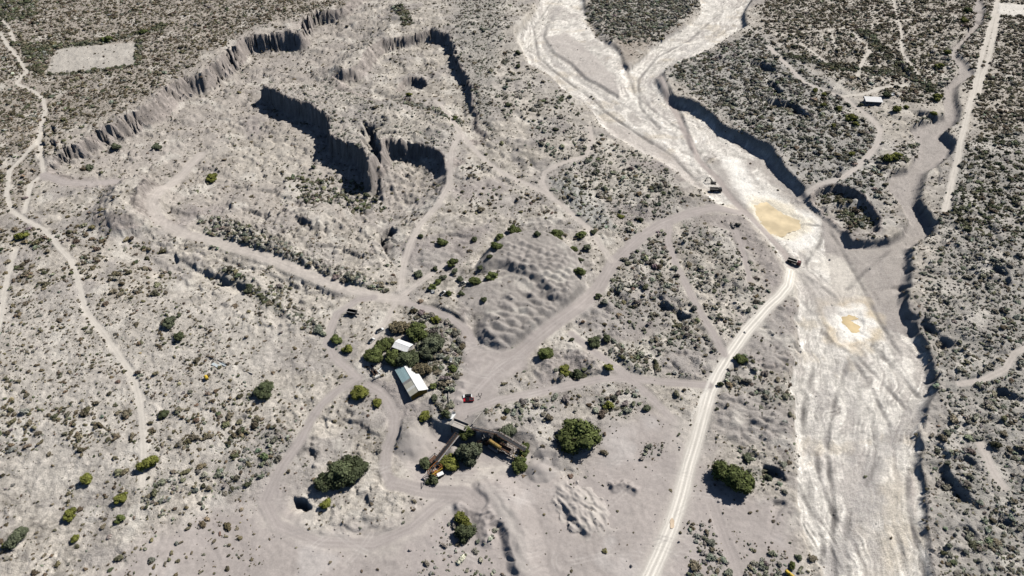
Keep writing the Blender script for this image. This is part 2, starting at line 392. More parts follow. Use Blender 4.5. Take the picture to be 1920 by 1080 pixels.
# excavated strips, windrows and tip heaps in the bed
mound(1296, 203, 9, 3.0, z=-3, el=2.6, ang=-1.0)
berm([(1290, 246), (1300, 275), (1303, 315)], 1.1, 3, z=-4)
berm([(1278, 205), (1292, 250), (1302, 290)], 0.9, 2.5, z=-4)
mound(1318, 337, 6, 2.2, z=-4.5); mound(1327, 334, 5, 2.0, z=-4.5); mound(1310, 345, 4, 1.6, z=-4.5)
berm([(1512, 400), (1538, 425), (1534, 455), (1512, 490)], 0.5, 1.6, z=-5)
berm([(1490, 505), (1520, 520), (1560, 545), (1580, 570)], 0.5, 2.5, z=-5.5)
berm([(1540, 610), (1565, 640), (1600, 660)], 0.5, 2, z=-6)
pit([(1405, 378, 6), (1440, 374, 6), (1465, 392, 6), (1510, 408, 6), (1508, 440, 6), (1470, 450, 6), (1440, 440, 6), (1420, 420, 6)], -5.7, z=-5, amp=0.3, cliff=False)
pit([(1568, 585, 5), (1612, 580, 5), (1625, 605, 5), (1614, 628, 5), (1596, 630, 5), (1575, 612, 5)], -6.9, z=-6, amp=0.3, cliff=False)

# ---- borrow pit on the promontory
idx_p, m_p = pit([(1520, 362, 6), (1542, 346, 3.5), (1570, 341, 3.5), (1600, 351, 3.5), (1622, 366, 3.5), (1640, 386, 3.5), (1653, 405, 3.5), (1650, 427, 5), (1612, 433, 7), (1582, 418, 6), (1545, 386, 6)], -4.0, z=3, amp=0.5, lam=5, prof=3.0, seed=91)
berm([(1540, 392), (1572, 382), (1606, 380), (1624, 384)], 3.5, 5, z=-3, rough=0.2)

# ---- scarps and washes on the plains
S = scarp
S([(1398, 111), (1410, 113), (1430, 117), (1450, 124), (1466, 138)], 9, L=6)
S([(1440, 150), (1450, 154), (1462, 164), (1474, 178)], 9, L=6)
S([(1412, 172), (1447, 184), (1480, 190), (1502, 200), (1518, 214), (1526, 232)], 9, L=7)
S([(1490, 272), (1520, 278), (1545, 290)], 3, L=6); S([(1535, 322), (1570, 318), (1590, 322)], 4, L=6, low=(0, -1))
S([(1706, 206), (1740, 207), (1768, 220)], 7, L=5, low=(-.3, -1)); S([(1684, 104), (1704, 132), (1718, 154)], 6, L=4)
S([(1758, 306), (1766, 320), (1764, 352)], 3, L=3, w=1.2); S([(1830, 15), (1850, 20)], 3, L=3); S([(1832, 32), (1848, 46)], 3, L=3)
S([(1222, 20), (1236, 30), (1250, 38)], 3, L=5)
S([(1738, 596), (1766, 628), (1800, 645)], 4.5, L=10, low=(-.3, -1)); S([(1745, 635), (1775, 632), (1800, 645)], 3.0, L=5)
S([(1868, 716), (1900, 735), (1940, 758)], 4.5, L=13); S([(1856, 675), (1870, 682)], 3, L=3); S([(1850, 770), (1880, 785), (1910, 800)], 3, L=7)
S([(1758, 818), (1780, 850), (1792, 895), (1820, 925), (1846, 962)], 4.5, L=12); S([(1815, 845), (1835, 870), (1850, 890)], 3.5, L=8)
S([(1870, 955), (1900, 975), (1925, 990)], 3.0, L=5, low=(-.3, -1)); S([(1820, 975), (1835, 1000), (1850, 1030)], 3, L=6)
S([(1870, 490), (1890, 510), (1905, 540)], 4.5, L=12); S([(1850, 395), (1870, 430), (1900, 480)], 2, L=10); S([(1700, 520), (1716, 540)], 4, L=4)
S([(1430, 862), (1462, 880), (1484, 902)], 5.5, L=7, low=(-.2, -1)); S([(1445, 930), (1470, 938), (1482, 946)], 3.0, L=4, low=(-.2, -1)); S([(1395, 835), (1430, 855), (1460, 885)], 2.0, L=5)
S([(1134, 402), (1150, 390), (1172, 384), (1200, 386), (1232, 398)], 3.6, L=12, w=4, low=(0, -1))
S([(1232, 556), (1262, 572), (1306, 592)], 5.0, L=9, low=(-.2, -1)); S([(1160, 560), (1175, 580), (1190, 600)], 2.5, L=10)
S([(960, 285), (985, 300), (1004, 318)], 4.0, L=8, w=6); S([(870, 180), (878, 215)], 2, L=4)
S([(910, 222), (918, 232), (922, 245)], 4, L=4); S([(900, 262), (940, 280), (960, 300)], 2.5, L=6); S([(908, 40), (906, 130), (908, 210)], 1.2, L=4, low=(1, 0)); S([(938, 30), (945, 70), (925, 140), (922, 200)], 2.5, L=8, low=(1, 0))
S([(968, 150), (972, 165), (978, 180)], 2, L=3); S([(1150, 660), (1190, 690)], 1, L=4); S([(620, 232), (630, 240)], 1, L=2)
S([(550, 925), (560, 929), (572, 936), (590, 955)], 8, L=3.5, w=1.2)
S([(665, 915), (685, 925), (700, 935)], 2.4, L=6); S([(660, 965), (690, 972), (735, 965)], 1.6, L=7, low=(0, -1)); S([(585, 830), (595, 850), (600, 870)], 3, L=5, low=(-1, 0))
S([(650, 755), (665, 770), (668, 785)], 2.5, L=5, low=(-1, -.4)); S([(268, 895), (276, 905), (278, 920)], 1.6, L=4, low=(1, 0))
S([(436, 778), (455, 776), (470, 782)], 2.5, L=3); S([(320, 480), (335, 488)], 2, L=3)
for k in range(70):    # nameless rills of the eastern and northern scrub
    px = rng.uniform(1760, 2100) if k < 40 else rng.uniform(1260, 1700)
    py = rng.uniform(420, 1080) if k < 40 else rng.uniform(90, 330)
    a = rng.uniform(-1.3, -0.2)
    L = rng.uniform(10, 34)
    q = [(px + L * t * math.cos(a), py - L * t * math.sin(a) * 0.7 + rng.uniform(-3, 3)) for t in (0, .35, .7, 1)]
    S(q, rng.uniform(0.6, 1.8), L=rng.uniform(3, 7), amp=1.2, seed=100 + k)
# hill-side ribs west of the rubble ridge
for k in range(7):
    berm([(345 + k * 13, 570 - k * 5), (372 + k * 13, 552 - k * 5)], 1.0, 3.0, z=3)

# ---- terrace edge at the crushing plant: yard above, working floor below
TERR = [(800, 772, 14), (822, 786, 8), (838, 792, 3), (853, 795, 1.6), (879, 806, 1.6), (889, 805, 1.6), (893, 810, 1.6), (914, 810, 1.6), (934, 801, 2), (960, 800, 10), (1000, 808, 16), (1020, 850, 22), (990, 905, 30), (900, 925, 30), (800, 925, 25), (742, 890, 20), (740, 840, 16), (768, 800, 14)]
pit(TERR, -6.4, z=0, amp=0.0, prof=3.0, cliff=False)

# ---- spoil heaps
HEAPS = {}
def heapzone(name, pts, amp, cell, ang, stretch, z=None, seed=1, R=0.8):
    idx, m = mask_poly(pts, 2.5, z=z, namp=2.0, seed=seed)
    Hh[idx] += amp * m * heaps(X[idx] + perlin(X[idx] / 6, Y[idx] / 6, 3), Y[idx] + perlin(X[idx] / 6, Y[idx] / 6, 4), cell, ang, stretch, seed, R)
    HEAPS[name] = (idx, m)
    return idx, m
UP = [(912, 486, 7), (922, 472, 4, 3), (940, 460, 4, 2), (962, 449, 4, 2), (997, 443, 4, 2), (1030, 450, 4, 2), (1057, 466, 4, 2), (1078, 487, 4, 2), (1087, 512, 4, 2), (1084, 545, 6, 1), (1066, 572, 8, 1), (1040, 585, 10, 1), (1022, 560, 10, 4), (1006, 519, 6), (985, 503, 6), (960, 492, 6.5), (935, 485, 7)]
idx_u, m_u = mesa(UP, 7.0, z=7.0, amp=0.25, lam=9, prof=1.05, cliff=False)
LO = [(871, 556, 6), (885, 545, 6), (907, 532, 6), (948, 518, 6), (984, 521, 6), (1005, 532, 5), (1015, 550, 6), (1040, 572, 5, 2), (1054, 578, 5, 1), (1034, 600, 5, 1), (1000, 624, 5.5, 1), (962, 636, 5.5, 1), (930, 638, 5.5, 1), (909, 630, 5, 1), (912, 608, 6, 1), (928, 582, 10, 3), (893, 572, 7, 3)]
idx_l, m_l = mesa(LO, 3.6, z=3.6, amp=0.25, lam=9, prof=1.05, cliff=False)
heapzone('tip_upper', [(930, 470), (970, 455), (1040, 462), (1075, 500), (1078, 545), (1030, 590), (1000, 535), (960, 505)], 2.1, 4.2, -0.5, 1.2, z=6, seed=5, R=0.66)
heapzone('tip_lower', [(900, 600), (960, 545), (1000, 550), (1050, 585), (1000, 630), (930, 645), (905, 635)], 3.2, 5.2, -0.45, 2.0, z=4, seed=6, R=0.66)
berm([(905, 497), (955, 503), (985, 517), (1008, 535)], 0.7, 3, z=7)
mesa([(828, 566, 6), (845, 558, 6), (880, 556, 5), (888, 575, 10), (862, 590, 8), (840, 582, 6)], 3.2, z=3, amp=0.3, prof=1.0, cliff=False)
heapzone('tips_north', [(975, 412), (1040, 405), (1078, 420), (1085, 440), (1000, 440), (970, 428)], 2.0, 4.6, 0.1, 1.2, seed=7, R=0.7)
heapzone('tips_west', [(785, 470), (835, 465), (870, 490), (850, 505), (800, 500), (775, 490)], 1.8, 5.0, 0.0, 1.4, seed=8, R=0.7)
heapzone('tips_gray', [(1030, 340), (1070, 330), (1130, 385), (1150, 430), (1110, 425), (1060, 375)], 1.6, 2.8, 0.4, 1.2, seed=9, R=0.7)
heapzone('tips_mid', [(1080, 590), (1130, 560), (1170, 580), (1180, 620), (1120, 640), (1085, 610)], 2.6, 6.0, -0.5, 1.9, seed=10, R=0.7)
heapzone('tips_east', [(1350, 740), (1420, 745), (1470, 770), (1480, 840), (1430, 830), (1380, 830), (1345, 800)], 2.0, 5.0, -0.4, 1.5, seed=11, R=0.7)
heapzone('tips_se', [(1236, 672), (1290, 658), (1335, 662), (1345, 690), (1290, 698), (1238, 692)], 1.7, 5.0, 1.2, 1.5, seed=12, R=0.7)
heapzone('tips_rim', [(1400, 600), (1470, 580), (1490, 640), (1470, 690), (1400, 660), (1385, 630)], 1.3, 6.0, 0.6, 1.6, seed=13, R=0.7)
heapzone('tips_a', [(1190, 795), (1130, 775), (1100, 790), (1130, 800)], 0.9, 5.0, 0.1, 1.2, seed=14)
MOUNDS = {}
MOUNDS['crusher_heap'] = mound(770, 822, 11, 5.0, z=-4, rough=0.15)
MOUNDS['hopper_heap'] = mound(908, 790, 9, 3.0, z=0, rough=0.1)
MOUNDS['tip_a'] = mound(1044, 858, 7, 3.2, z=-6, el=1.5, ang=-0.4)
MOUNDS['tip_b'] = mound(1012, 885, 6, 2.8, z=-6, el=1.4, ang=-0.3)
MOUNDS['plant_heap'] = mound(850, 852, 5, 3.2, z=-6)
MOUNDS['white_rock'] = mound(1090, 955, 10, 1.6, z=-6.5, rough=0.3, el=1.5, ang=-0.9, seed=77)
i_ = MOUNDS['white_rock']
_x0, _y0 = WP([(1090, 952)], -6.5)[0]
_f = np.clip(1 - np.hypot(X[i_] - _x0, Y[i_] - _y0) / 15, 0, 1)
_a = (X[i_] - _x0) * .6 + (Y[i_] - _y0) * -.8; _b = (X[i_] - _x0) * .8 + (Y[i_] - _y0) * .6
Hh[i_] += sstep(0, .3, _f) * (1.5 * (np.abs(fbm(_a / 14, _b / 5.0, 3, 78)) - 0.1) + 0.8 * np.abs(fbm(_a / 4, _b / 2.2, 2, 79)))
S([(1058, 936), (1066, 960), (1090, 985), (1116, 1008)], 3.5, L=3, w=2.0, low=(-1, -0.3)); S([(1100, 940), (1112, 955), (1108, 968)], 1.5, L=3)
mesa([(898, 908, 3.5), (900, 925, 3.5), (912, 945, 3.5), (926, 962, 3.5), (942, 982, 3.5), (952, 1000, 3.5), (958, 1030, 3.5), (966, 1060, 3.5), (976, 1100, 3.5), (1000, 1100, 8), (990, 1050, 8), (985, 1005, 8), (972, 965, 8), (955, 930, 7), (935, 908, 6), (915, 902, 4)], -3.4, z=-3.6, amp=0.5, lam=6, prof=1.1, cliff=False)
heapzone('berm_top', [(905, 910), (950, 930), (985, 1000), (995, 1080), (970, 1080), (950, 990), (915, 940)], 0.9, 5.0, -1.0, 2.0, z=-3.5, seed=15, R=0.66)
berm([(845, 955), (870, 948), (895, 955), (908, 975), (915, 1010), (905, 1030)], 2.4, 5.0)
berm([(1002, 705), (1030, 690), (1055, 715), (1045, 725)], 2.0, 6.0)
berm([(1010, 690), (1075, 660), (1125, 690), (1150, 705)], 3.0, 7.5, pw=0.8)
S([(1062, 646), (1090, 668), (1126, 692)], 3.5, L=9, w=7, low=(-0.8, -1), amp=0.2)
berm([(1138, 632), (1160, 665), (1190, 690), (1212, 705)], 1.4, 4.0)
berm([(1140, 915), (1170, 908), (1200, 924)], 1.6, 3.5, rough=0.6)
berm([(855, 712), (872, 720), (870, 730)], 0.9, 2.5); berm([(855, 732), (878, 742)], 0.9, 2.5); berm([(852, 748), (870, 756)], 0.9, 2.5)
mound(1040, 560, 3, 0.5)

# ---- roads: (name, line, width m, colour key, label)
ROADS = [
    ('haul', [(1487, 498), (1478, 535), (1462, 555), (1440, 575), (1400, 620), (1372, 660), (1347, 700), (1331, 735), (1318, 780), (1306, 825), (1292, 870), (1277, 930), (1260, 985), (1237, 1040), (1214, 1090), (1180, 1170), (1150, 1240)], 6.5, 'white', 'wide whitish haul road with wheel ruts running down to the bottom edge'),
    ('bed', [(1487, 498), (1468, 470), (1430, 430), (1395, 395), (1368, 368), (1345, 335), (1310, 300), (1290, 262), (1270, 218), (1252, 190), (1235, 150)], 5.0, 'lilac', None),
    ('grey_a', [(1400, 392), (1340, 388), (1290, 400), (1240, 420), (1200, 445), (1150, 492), (1122, 540), (1085, 580), (1040, 612), (1000, 642), (960, 672), (920, 702), (890, 735)], 8.0, 'lilac', 'broad grey track curving from the riverbed down to the gravel yard'),
    ('b', [(1255, 420), (1252, 450), (1265, 490), (1285, 530), (1310, 580), (1335, 620), (1358, 664)], 4.6, 'lilac', 'narrow grey track joining the broad grey track to the haul road'),
    ('b2', [(1380, 432), (1395, 480), (1407, 530)], 3.6, 'lilac', None),
    ('c', [(870, 772), (930, 750), (1000, 737), (1070, 722), (1130, 710), (1180, 706), (1240, 716), (1328, 722)], 5.0, 'lilac', 'grey track running east from the yard to the whitish haul road'),
    ('d', [(1072, 625), (1110, 657), (1155, 690), (1185, 712), (1210, 735), (1235, 760), (1265, 790)], 4.5, 'lilac', None),
    ('e', [(1147, 490), (1122, 452), (1104, 428), (1085, 412), (1060, 390), (1030, 366), (1015, 340), (1022, 322), (1042, 310), (1098, 292), (1110, 268), (1106, 238)], 3.8, 'tan', 'thin track winding up from the broad grey track past the grey rubble'),
    ('e2', [(1030, 366), (990, 345), (950, 328), (910, 300), (880, 270), (865, 250), (845, 222), (815, 180)], 4.0, 'tan', None),
    ('f', [(862, 255), (847, 285), (842, 345), (820, 385), (785, 422), (767, 460), (757, 495), (752, 540)], 4.2, 'tan', 'pale track dropping south beside the quarry mesa'),
    ('f2', [(835, 495), (800, 520), (772, 540), (756, 552)], 3.5, 'tan', None),
    ('g', [(755, 567), (805, 580), (842, 597), (872, 617), (886, 640)], 4.6, 'lilac', 'pale track above the tree grove leading into the gravel yard'),
    ('h', [(375, 290), (337, 332), (307, 362), (290, 395), (300, 420), (340, 440), (400, 455), (460, 475), (520, 495), (580, 520), (640, 542), (700, 556), (755, 562)], 7.5, 'tan', 'grey quarry road running below the dark rubble ridge'),
    ('i', [(700, 558), (670, 563), (632, 587), (620, 615), (613, 642), (627, 670), (650, 690), (671, 709), (632, 732), (600, 760), (580, 790), (560, 830), (530, 870), (512, 905), (498, 940), (520, 985), (600, 1015), (700, 1020), (770, 990), (815, 950), (850, 930)], 4.6, 'lilac', 'winding pale track passing west of the metal shed'),
    ('i2', [(690, 722), (712, 735), (727, 752), (740, 780), (738, 812), (724, 845), (722, 880), (735, 910)], 5.0, 'lilac', None),
    ('i3', [(740, 570), (725, 600), (705, 630), (690, 655)], 3.4, 'tan', None),
    ('j', [(0, 62), (15, 87), (32, 107), (50, 135), (30, 157), (62, 170), (80, 185), (85, 207), (77, 235), (68, 265), (42, 295), (17, 320), (12, 365), (22, 395), (42, 408), (82, 430), (112, 465), (135, 490), (147, 532), (162, 585), (195, 627), (225, 670), (250, 705), (262, 752), (266, 790), (269, 840), (268, 910)], 3.0, 'pale', 'long pale track winding down the western scrub'),
    ('j2', [(0, 35), (15, 50), (27, 80)], 3.0, 'pale', None),
    ('j3', [(72, 250), (76, 290), (82, 325), (58, 345), (46, 398)], 3.0, 'pale', None),
    ('j4', [(82, 328), (120, 340), (170, 338), (225, 330)], 7.0, 'lilac', None),
    ('k', [(30, 467), (15, 515), (8, 550), (0, 600), (-20, 660)], 3.0, 'pale', None),
    ('n1', [(1876, -40), (1865, 20), (1850, 72), (1837, 117), (1832, 140), (1825, 170), (1812, 222), (1800, 268), (1797, 292), (1782, 352), (1772, 395)], 4.2, 'pale', 'straight white track along the eastern edge of the side channel'),
    ('n2', [(1872, 27), (1862, 72), (1850, 122), (1842, 142), (1835, 175)], 4.0, 'pale', None),
    ('m', [(1440, 87), (1477, 122), (1505, 152), (1547, 170), (1580, 181), (1600, 197), (1635, 222), (1650, 242), (1645, 270), (1625, 295), (1605, 315), (1580, 332), (1540, 343), (1505, 362)], 4.4, 'tan', 'pale track passing the small white-roofed house down to the riverbed'),
    ('m2', [(1580, 181), (1620, 176), (1650, 165), (1700, 160)], 3.5, 'pale', None),
    ('t1', [(1440, 68), (1470, 65), (1560, 56), (1600, 50), (1690, 38), (1745, 33)], 2.4, 'pale', None),
    ('t2', [(1670, -20), (1680, 27), (1688, 50), (1692, 100), (1710, 125), (1727, 147)], 2.6, 'pale', None),
    ('t3', [(1600, 62), (1630, 95), (1615, 120), (1607, 145)], 3.2, 'pale', None),
    ('t4', [(1557, 60), (1565, 87)], 2.4, 'pale', None),
    ('t5', [(1440, 58), (1490, 75), (1520, 95), (1550, 118)], 2.6, 'pale', None),
    ('q', [(1800, 721), (1845, 712), (1885, 692), (1902, 662), (1930, 650)], 3.5, 'tan', None),
    ('q2', [(1842, 833), (1860, 880), (1880, 910)], 4.5, 'tan', None),
    ('r', [(1330, 930), (1345, 970), (1358, 1010), (1372, 1045), (1385, 1085)], 3.4, 'lilac', None),
    ('s', [(735, 905), (800, 920), (870, 925), (895, 945)], 6.5, 'lilac', None),
]
# ---- fine relief
ROADM = np.zeros(NV); ROADID = np.full(NV, -1, np.int16); ROADC = {}
C_CREAM, C_LILAC, C_TAN, C_PALE, C_WHITE = (.49, .442, .378), (.375, .330, .308), (.475, .422, .378), (.55, .505, .44), (.74, .70, .625)
C_BED, C_SALT, C_ROCK = (.67, .635, .58), (.86, .83, .77), (.36, .31, .28)
ckey = {'white': C_WHITE, 'lilac': C_LILAC, 'tan': C_TAN, 'pale': C_PALE}
YARD = [(868, 640), (900, 648), (960, 652), (1005, 655), (990, 690), (935, 722), (930, 748), (890, 778), (880, 800), (850, 790), (842, 760), (848, 730), (868, 705), (872, 670)]
FLATS = [(470, 935), (520, 885), (545, 905), (590, 985), (700, 990), (770, 970), (800, 930), (770, 890), (738, 850), (745, 830), (800, 800), (840, 800), (990, 820), (1020, 850), (1060, 880), (1130, 840), (1135, 800),
         (1215, 770), (1290, 790), (1300, 830), (1340, 840), (1330, 900), (1430, 930), (1480, 960), (1500, 1060), (1520, 1240), (200, 1240), (170, 1090), (300, 990), (400, 950)]
LILAC_PATCH = [
    [(690, 705), (760, 715), (800, 755), (795, 790), (740, 800), (715, 760)], [(100, 325), (230, 322), (235, 345), (170, 352), (110, 350)], [(440, 190), (475, 185), (490, 230), (455, 235)], [(330, 380), (400, 366), (425, 378), (370, 400), (345, 440), (315, 425)],
    [(1120, 560), (1170, 575), (1220, 610), (1215, 640), (1150, 640), (1085, 610)], [(1010, 680), (1075, 640), (1130, 690), (1050, 715), (1000, 730)], [(1240, 660), (1345, 665), (1345, 700), (1245, 695)], [(1300, 400), (1400, 400), (1470, 500), (1480, 540), (1440, 560), (1420, 480)],
    [(1400, 590), (1490, 560), (1488, 700), (1420, 690), (1385, 640)], [(1340, 735), (1480, 760), (1485, 850), (1400, 830), (1330, 800)], [(1150, 290), (1230, 300), (1300, 345), (1290, 360), (1240, 330), (1180, 310)], [(1135, 395), (1235, 385), (1240, 405), (1160, 425)], [(700, 455), (840, 440), (930, 410), (920, 430), (860, 500), (780, 500)],
    [(820, 350), (930, 330), (960, 350), (880, 380)], [(780, 1000), (940, 930), (1000, 1080), (780, 1080)], [(870, 560), (900, 640), (880, 690), (850, 610)],
]
yi, ym = mask_poly(YARD, 2.0, z=0); fi, fm = mask_poly(FLATS, 5.0, namp=5.0, nlam=18)
FLATM = np.zeros(NV); FLATM[fi] = fm; FLATM[yi] = np.maximum(FLATM[yi], ym)
PATCHM = np.zeros(NV)
for k, p in enumerate(LILAC_PATCH):
    i_, m_ = mask_poly(p, 4.0, namp=4.0, nlam=12, seed=200 + k)
    PATCHM[i_] = np.maximum(PATCHM[i_], m_)
road_lines = []
for r, (nm, pts, wd, ck, lab) in enumerate(ROADS):
    W = WP(pts)
    # roads that lie on the pit floor or the bed are traced on that level
    if nm in ('bed',): W = WP(pts, -4.5)
    if nm == 'h': W = np.array([unproj(p[0], p[1], z) for p, z in zip(pts, [-2, -2, -1.5, -1, -.5, 0, .5, .8, 1, 1.2, 1.3, 1.2, 1])])
    idx, d, arc, _, tot = poly_d(W, wd + 5, False)
    dd = wd * 0.5 - np.abs(d) + 0.5 * fbm(X[idx] / 5, Y[idx] / 5, 2, 300 + r)
    m = np.clip(0.5 + dd / 1.6, 0, 1)
    up = m > ROADM[idx]
    ROADM[idx] = np.maximum(ROADM[idx], m)
    ROADID[idx] = np.where(up & (m > 0.5), r, ROADID[idx])
    road_lines.append((idx, m, d, arc, wd, ck))
    # lightly graded: sunk a little with soft shoulders
    g = np.clip((wd * 0.62 - np.abs(d)) / 1.2, 0, 1)
    Hh[idx] -= (0.2 if ck != 'pale' else 0.1) * sstep(0, 1, g)
ROUGH = 1 - 0.88 * np.clip(ROADM + FLATM * 0.9 + RIVM * 0.8, 0, 1)
big = fbm(X / 70, Y / 70, 3, 400); mid = fbm(X / 14, Y / 14, 4, 410); fine = fbm(X / 2.4, Y / 2.4, 2, 420)
ridged = 1 - np.abs(fbm(X / 26 + 0.3 * mid, Y / 26, 4, 430))
Hh += ROUGH * (0.8 * big + 0.5 * mid + 0.22 * fine - 0.4 * np.clip(ridged - 0.88, 0, 1) * 6)
Hh += 0.06 * fine + ROUGH * 0.5 * np.clip(fbm(X / 5.5, Y / 5.5, 3, 425), -0.2, 1)
# badland relief: sharp-edged rills where the land is broken
BAD = np.zeros(NV)
for k, (pp, zq) in enumerate((([(100, 300), (300, 190), (520, 70), (700, 0), (860, 60), (900, 250), (850, 330), (760, 440), (700, 540), (560, 620), (440, 600), (300, 480), (200, 400)], 3), ([(860, 260), (960, 200), (1100, 260), (1280, 360), (1200, 430), (1000, 420), (860, 420)], 3),
                              ([(1110, 560), (1240, 440), (1420, 440), (1480, 560), (1480, 900), (1340, 760), (1200, 700)], -2), ([(560, 740), (720, 760), (740, 940), (600, 980), (520, 860)], -3), ([(1250, 130), (1420, 60), (1760, 60), (1700, 330), (1500, 340)], 4), ([(1750, 300), (2200, 300), (2200, 1200), (1760, 1200)], 0))):
    i_, m_ = mask_poly(pp, 12, z=zq, namp=10, nlam=25, seed=460 + k); BAD[i_] = np.maximum(BAD[i_], m_ * (1.0, .7, .8, .8, .6, .6)[k])
BAD *= ROUGH
bl1 = np.abs(fbm(X / 24 + 0.25 * mid, Y / 24, 3, 470)); bl2 = np.abs(fbm(X / 9 + 0.2 * fine, Y / 9, 3, 471)); bl3 = np.abs(perlin(X / 3.4, Y / 3.4, 472))
Hh += BAD * (2.6 * bl1 + 1.3 * bl2 + 0.45 * bl3 - 1.0)
# stepped benches: the broken land falls in small ledges
ti = np.nonzero(BAD > 0.05)[0]
hw_ = Hh[ti] + 0.5 * fbm(X[ti] / 6, Y[ti] / 6, 3, 480)
stp = 1.9
fr = hw_ / stp - np.floor(hw_ / stp)
ter = (np.floor(hw_ / stp) + sstep(.40, .60, fr)) * stp - hw_
Hh[ti] += ter * np.clip(BAD[ti], 0, 1) * 0.75 * np.clip(0.7 + 1.2 * fbm(X[ti] / 40, Y[ti] / 40, 2, 481), 0, 1) * (CLIFF[ti] < .5)
# coarse rubble
idx, m = mask_poly([(372, 405), (430, 405), (500, 440), (560, 475), (640, 505), (720, 530), (735, 555), (650, 545), (560, 515), (470, 475), (385, 450)], 4, z=1)
Hh[idx] += m * (1.2 * np.abs(fbm(X[idx] / 4, Y[idx] / 4, 3, 440)))
# cliffs: broken ledges
ci = np.nonzero(CLIFF > 0.5)[0]
Hh[ci] += 0.7 * fbm(X[ci] / 3.0, Y[ci] / 3.0, 2, 450)
# ---- graded roadways: level across, smooth along
for (idx, m, d, arc, wd, ck) in road_lines:
    nb = max(3, int(arc.max() / 7) + 1)
    core = np.abs(d) < wd * 0.55
    bi = np.clip((arc[core] / arc.max() * nb).astype(int), 0, nb - 1)
    cnt_ = np.bincount(bi, minlength=nb); sm = np.bincount(bi, Hh[idx][core], minlength=nb)
    ok = cnt_ > 0
    if ok.sum() < 2: continue
    prof_ = np.interp(np.arange(nb), np.nonzero(ok)[0], sm[ok] / cnt_[ok])
    pp_ = np.pad(prof_, 2, mode='edge'); prof_ = (pp_[:-4] + 2 * pp_[1:-3] + 3 * pp_[2:-2] + 2 * pp_[3:-1] + pp_[4:]) / 9
    hc = np.interp(arc / arc.max() * nb - .5, np.arange(nb), prof_)
    g = sstep(0, 1, np.clip((wd * 0.85 - np.abs(d)) / (wd * 0.35), 0, 1)) * 0.85 * (1 - 0.8 * RIVM[idx])
    Hh[idx] = Hh[idx] * (1 - g) + hc * g
# ---- flow pattern of the bed
CL1 = WP([(1045, -130), (1040, 0), (1015, 50), (1030, 100), (1080, 150), (1150, 210), (1230, 260), (1310, 320), (1370, 370), (1430, 430), (1500, 500), (1560, 580), (1590, 650), (1600, 750), (1605, 850), (1625, 950), (1650, 1080), (1690, 1240)], -5)
CL2 = WP([(1365, -60), (1352, 30), (1318, 72), (1250, 100), (1205, 135), (1192, 172), (1232, 222), (1300, 275)], -3)
CL3 = WP([(1835, -20), (1830, 47), (1790, 95), (1805, 130), (1778, 165), (1785, 215), (1755, 262), (1690, 335), (1712, 400), (1690, 440), (1620, 500), (1590, 560)], -4)
ri = np.nonzero(RIVM > 0.02)[0]
rs = np.full(len(ri), 0.0); rt = np.full(len(ri), 1e9); which = np.zeros(len(ri), int)
for k, CLn in enumerate((CL1, CL2, CL3)):
    i_, d_, a_, _, _ = poly_d(CLn, 120, False)
    D = np.full(NV, 1e9); A = np.zeros(NV); D[i_] = d_; A[i_] = a_
    up = np.abs(D[ri]) * (1.0, 1.15, 1.0)[k] < np.abs(rt)
    rt = np.where(up, D[ri], rt); rs = np.where(up, A[ri] + 1000 * k, rs); which = np.where(up, k, which)
xr, yr = X[ri], Y[ri]
wrp = 6.0 * perlin(xr / 60, yr / 60, 500) + 3.2 * perlin(xr / 20, yr / 20, 501) + 1.3 * perlin(xr / 7, yr / 7, 502)
i_, d_, _, _, _ = poly_d(WP([p_[:2] for p_ in RIVER]), 5, True)
DB = np.zeros(NV); DB[i_] = np.maximum(d_, 0.0)
t1 = rt / (np.abs(rt) + DB[ri] + 3.0) * 27.0 + wrp
st_a = perlin(rs / 70, t1 / 4.5, 510); st_b = perlin(rs / 40, t1 / 1.8, 511); st_c = perlin(rs / 22, t1 / 0.8, 512)
blot = fbm(xr / 22, yr / 22, 4, 520)
streak = 0.45 * st_a + 0.35 * st_b + 0.25 * st_c
Hh[ri] += RIVM[ri] * (0.25 * st_a + 0.15 * st_b + 0.12 * st_c + 0.25 * blot) * np.where(which == 2, 0.4, 1.0)
thread = np.clip(np.maximum(1 - np.abs(st_a + 0.3 * st_b) / 0.05, 0.8 - np.abs(perlin(rs / 55 + 7, t1 / 3.0, 513)) / 0.05), 0, 1)     # thin incised threads
thread *= sstep(-0.1, 0.35, perlin(xr / 25 + 4, yr / 25, 503))
Hh[ri] -= 0.4 * thread * RIVM[ri]

# ================================================================== COLOUR OF THE GROUND (dry, unlit)
n1 = fbm(X / 45, Y / 45, 4, 600); n2 = fbm(X / 9, Y / 9, 4, 610); n3 = perlin(X / 2.6, Y / 2.6, 620); n4 = perlin(X / 1.3, Y / 1.3, 630)
base = np.array(C_CREAM)[None, :] * (1 + 0.22 * n1 + 0.40 * n2 + 0.24 * n3 + 0.24 * n4)[:, None]
COLR[:] = base
pinky = sstep(-0.05, 0.25, fbm(X / 32 + 9, Y / 32, 4, 640))[:, None]
COLR[:] = COLR * (1 - 0.65 * pinky) + np.array((.37, .337, .315)) * (1 + 0.2 * n2[:, None] + 0.15 * n3[:, None]) * 0.65 * pinky
def tone(pts, c, a, soft=10, namp=8, nlam=20, z=None, seed=1):
    i_, m_ = mask_poly(pts, soft, z=z, namp=namp, nlam=nlam, seed=seed)
    v = (m_ * a * (1 + 0.3 * n2[i_]))[:, None]
    COLR[i_] = COLR[i_] * (1 - np.clip(v, 0, 1)) + np.array(c) * (1 + 0.15 * n3[i_] + 0.15 * n2[i_])[:, None] * np.clip(v, 0, 1)
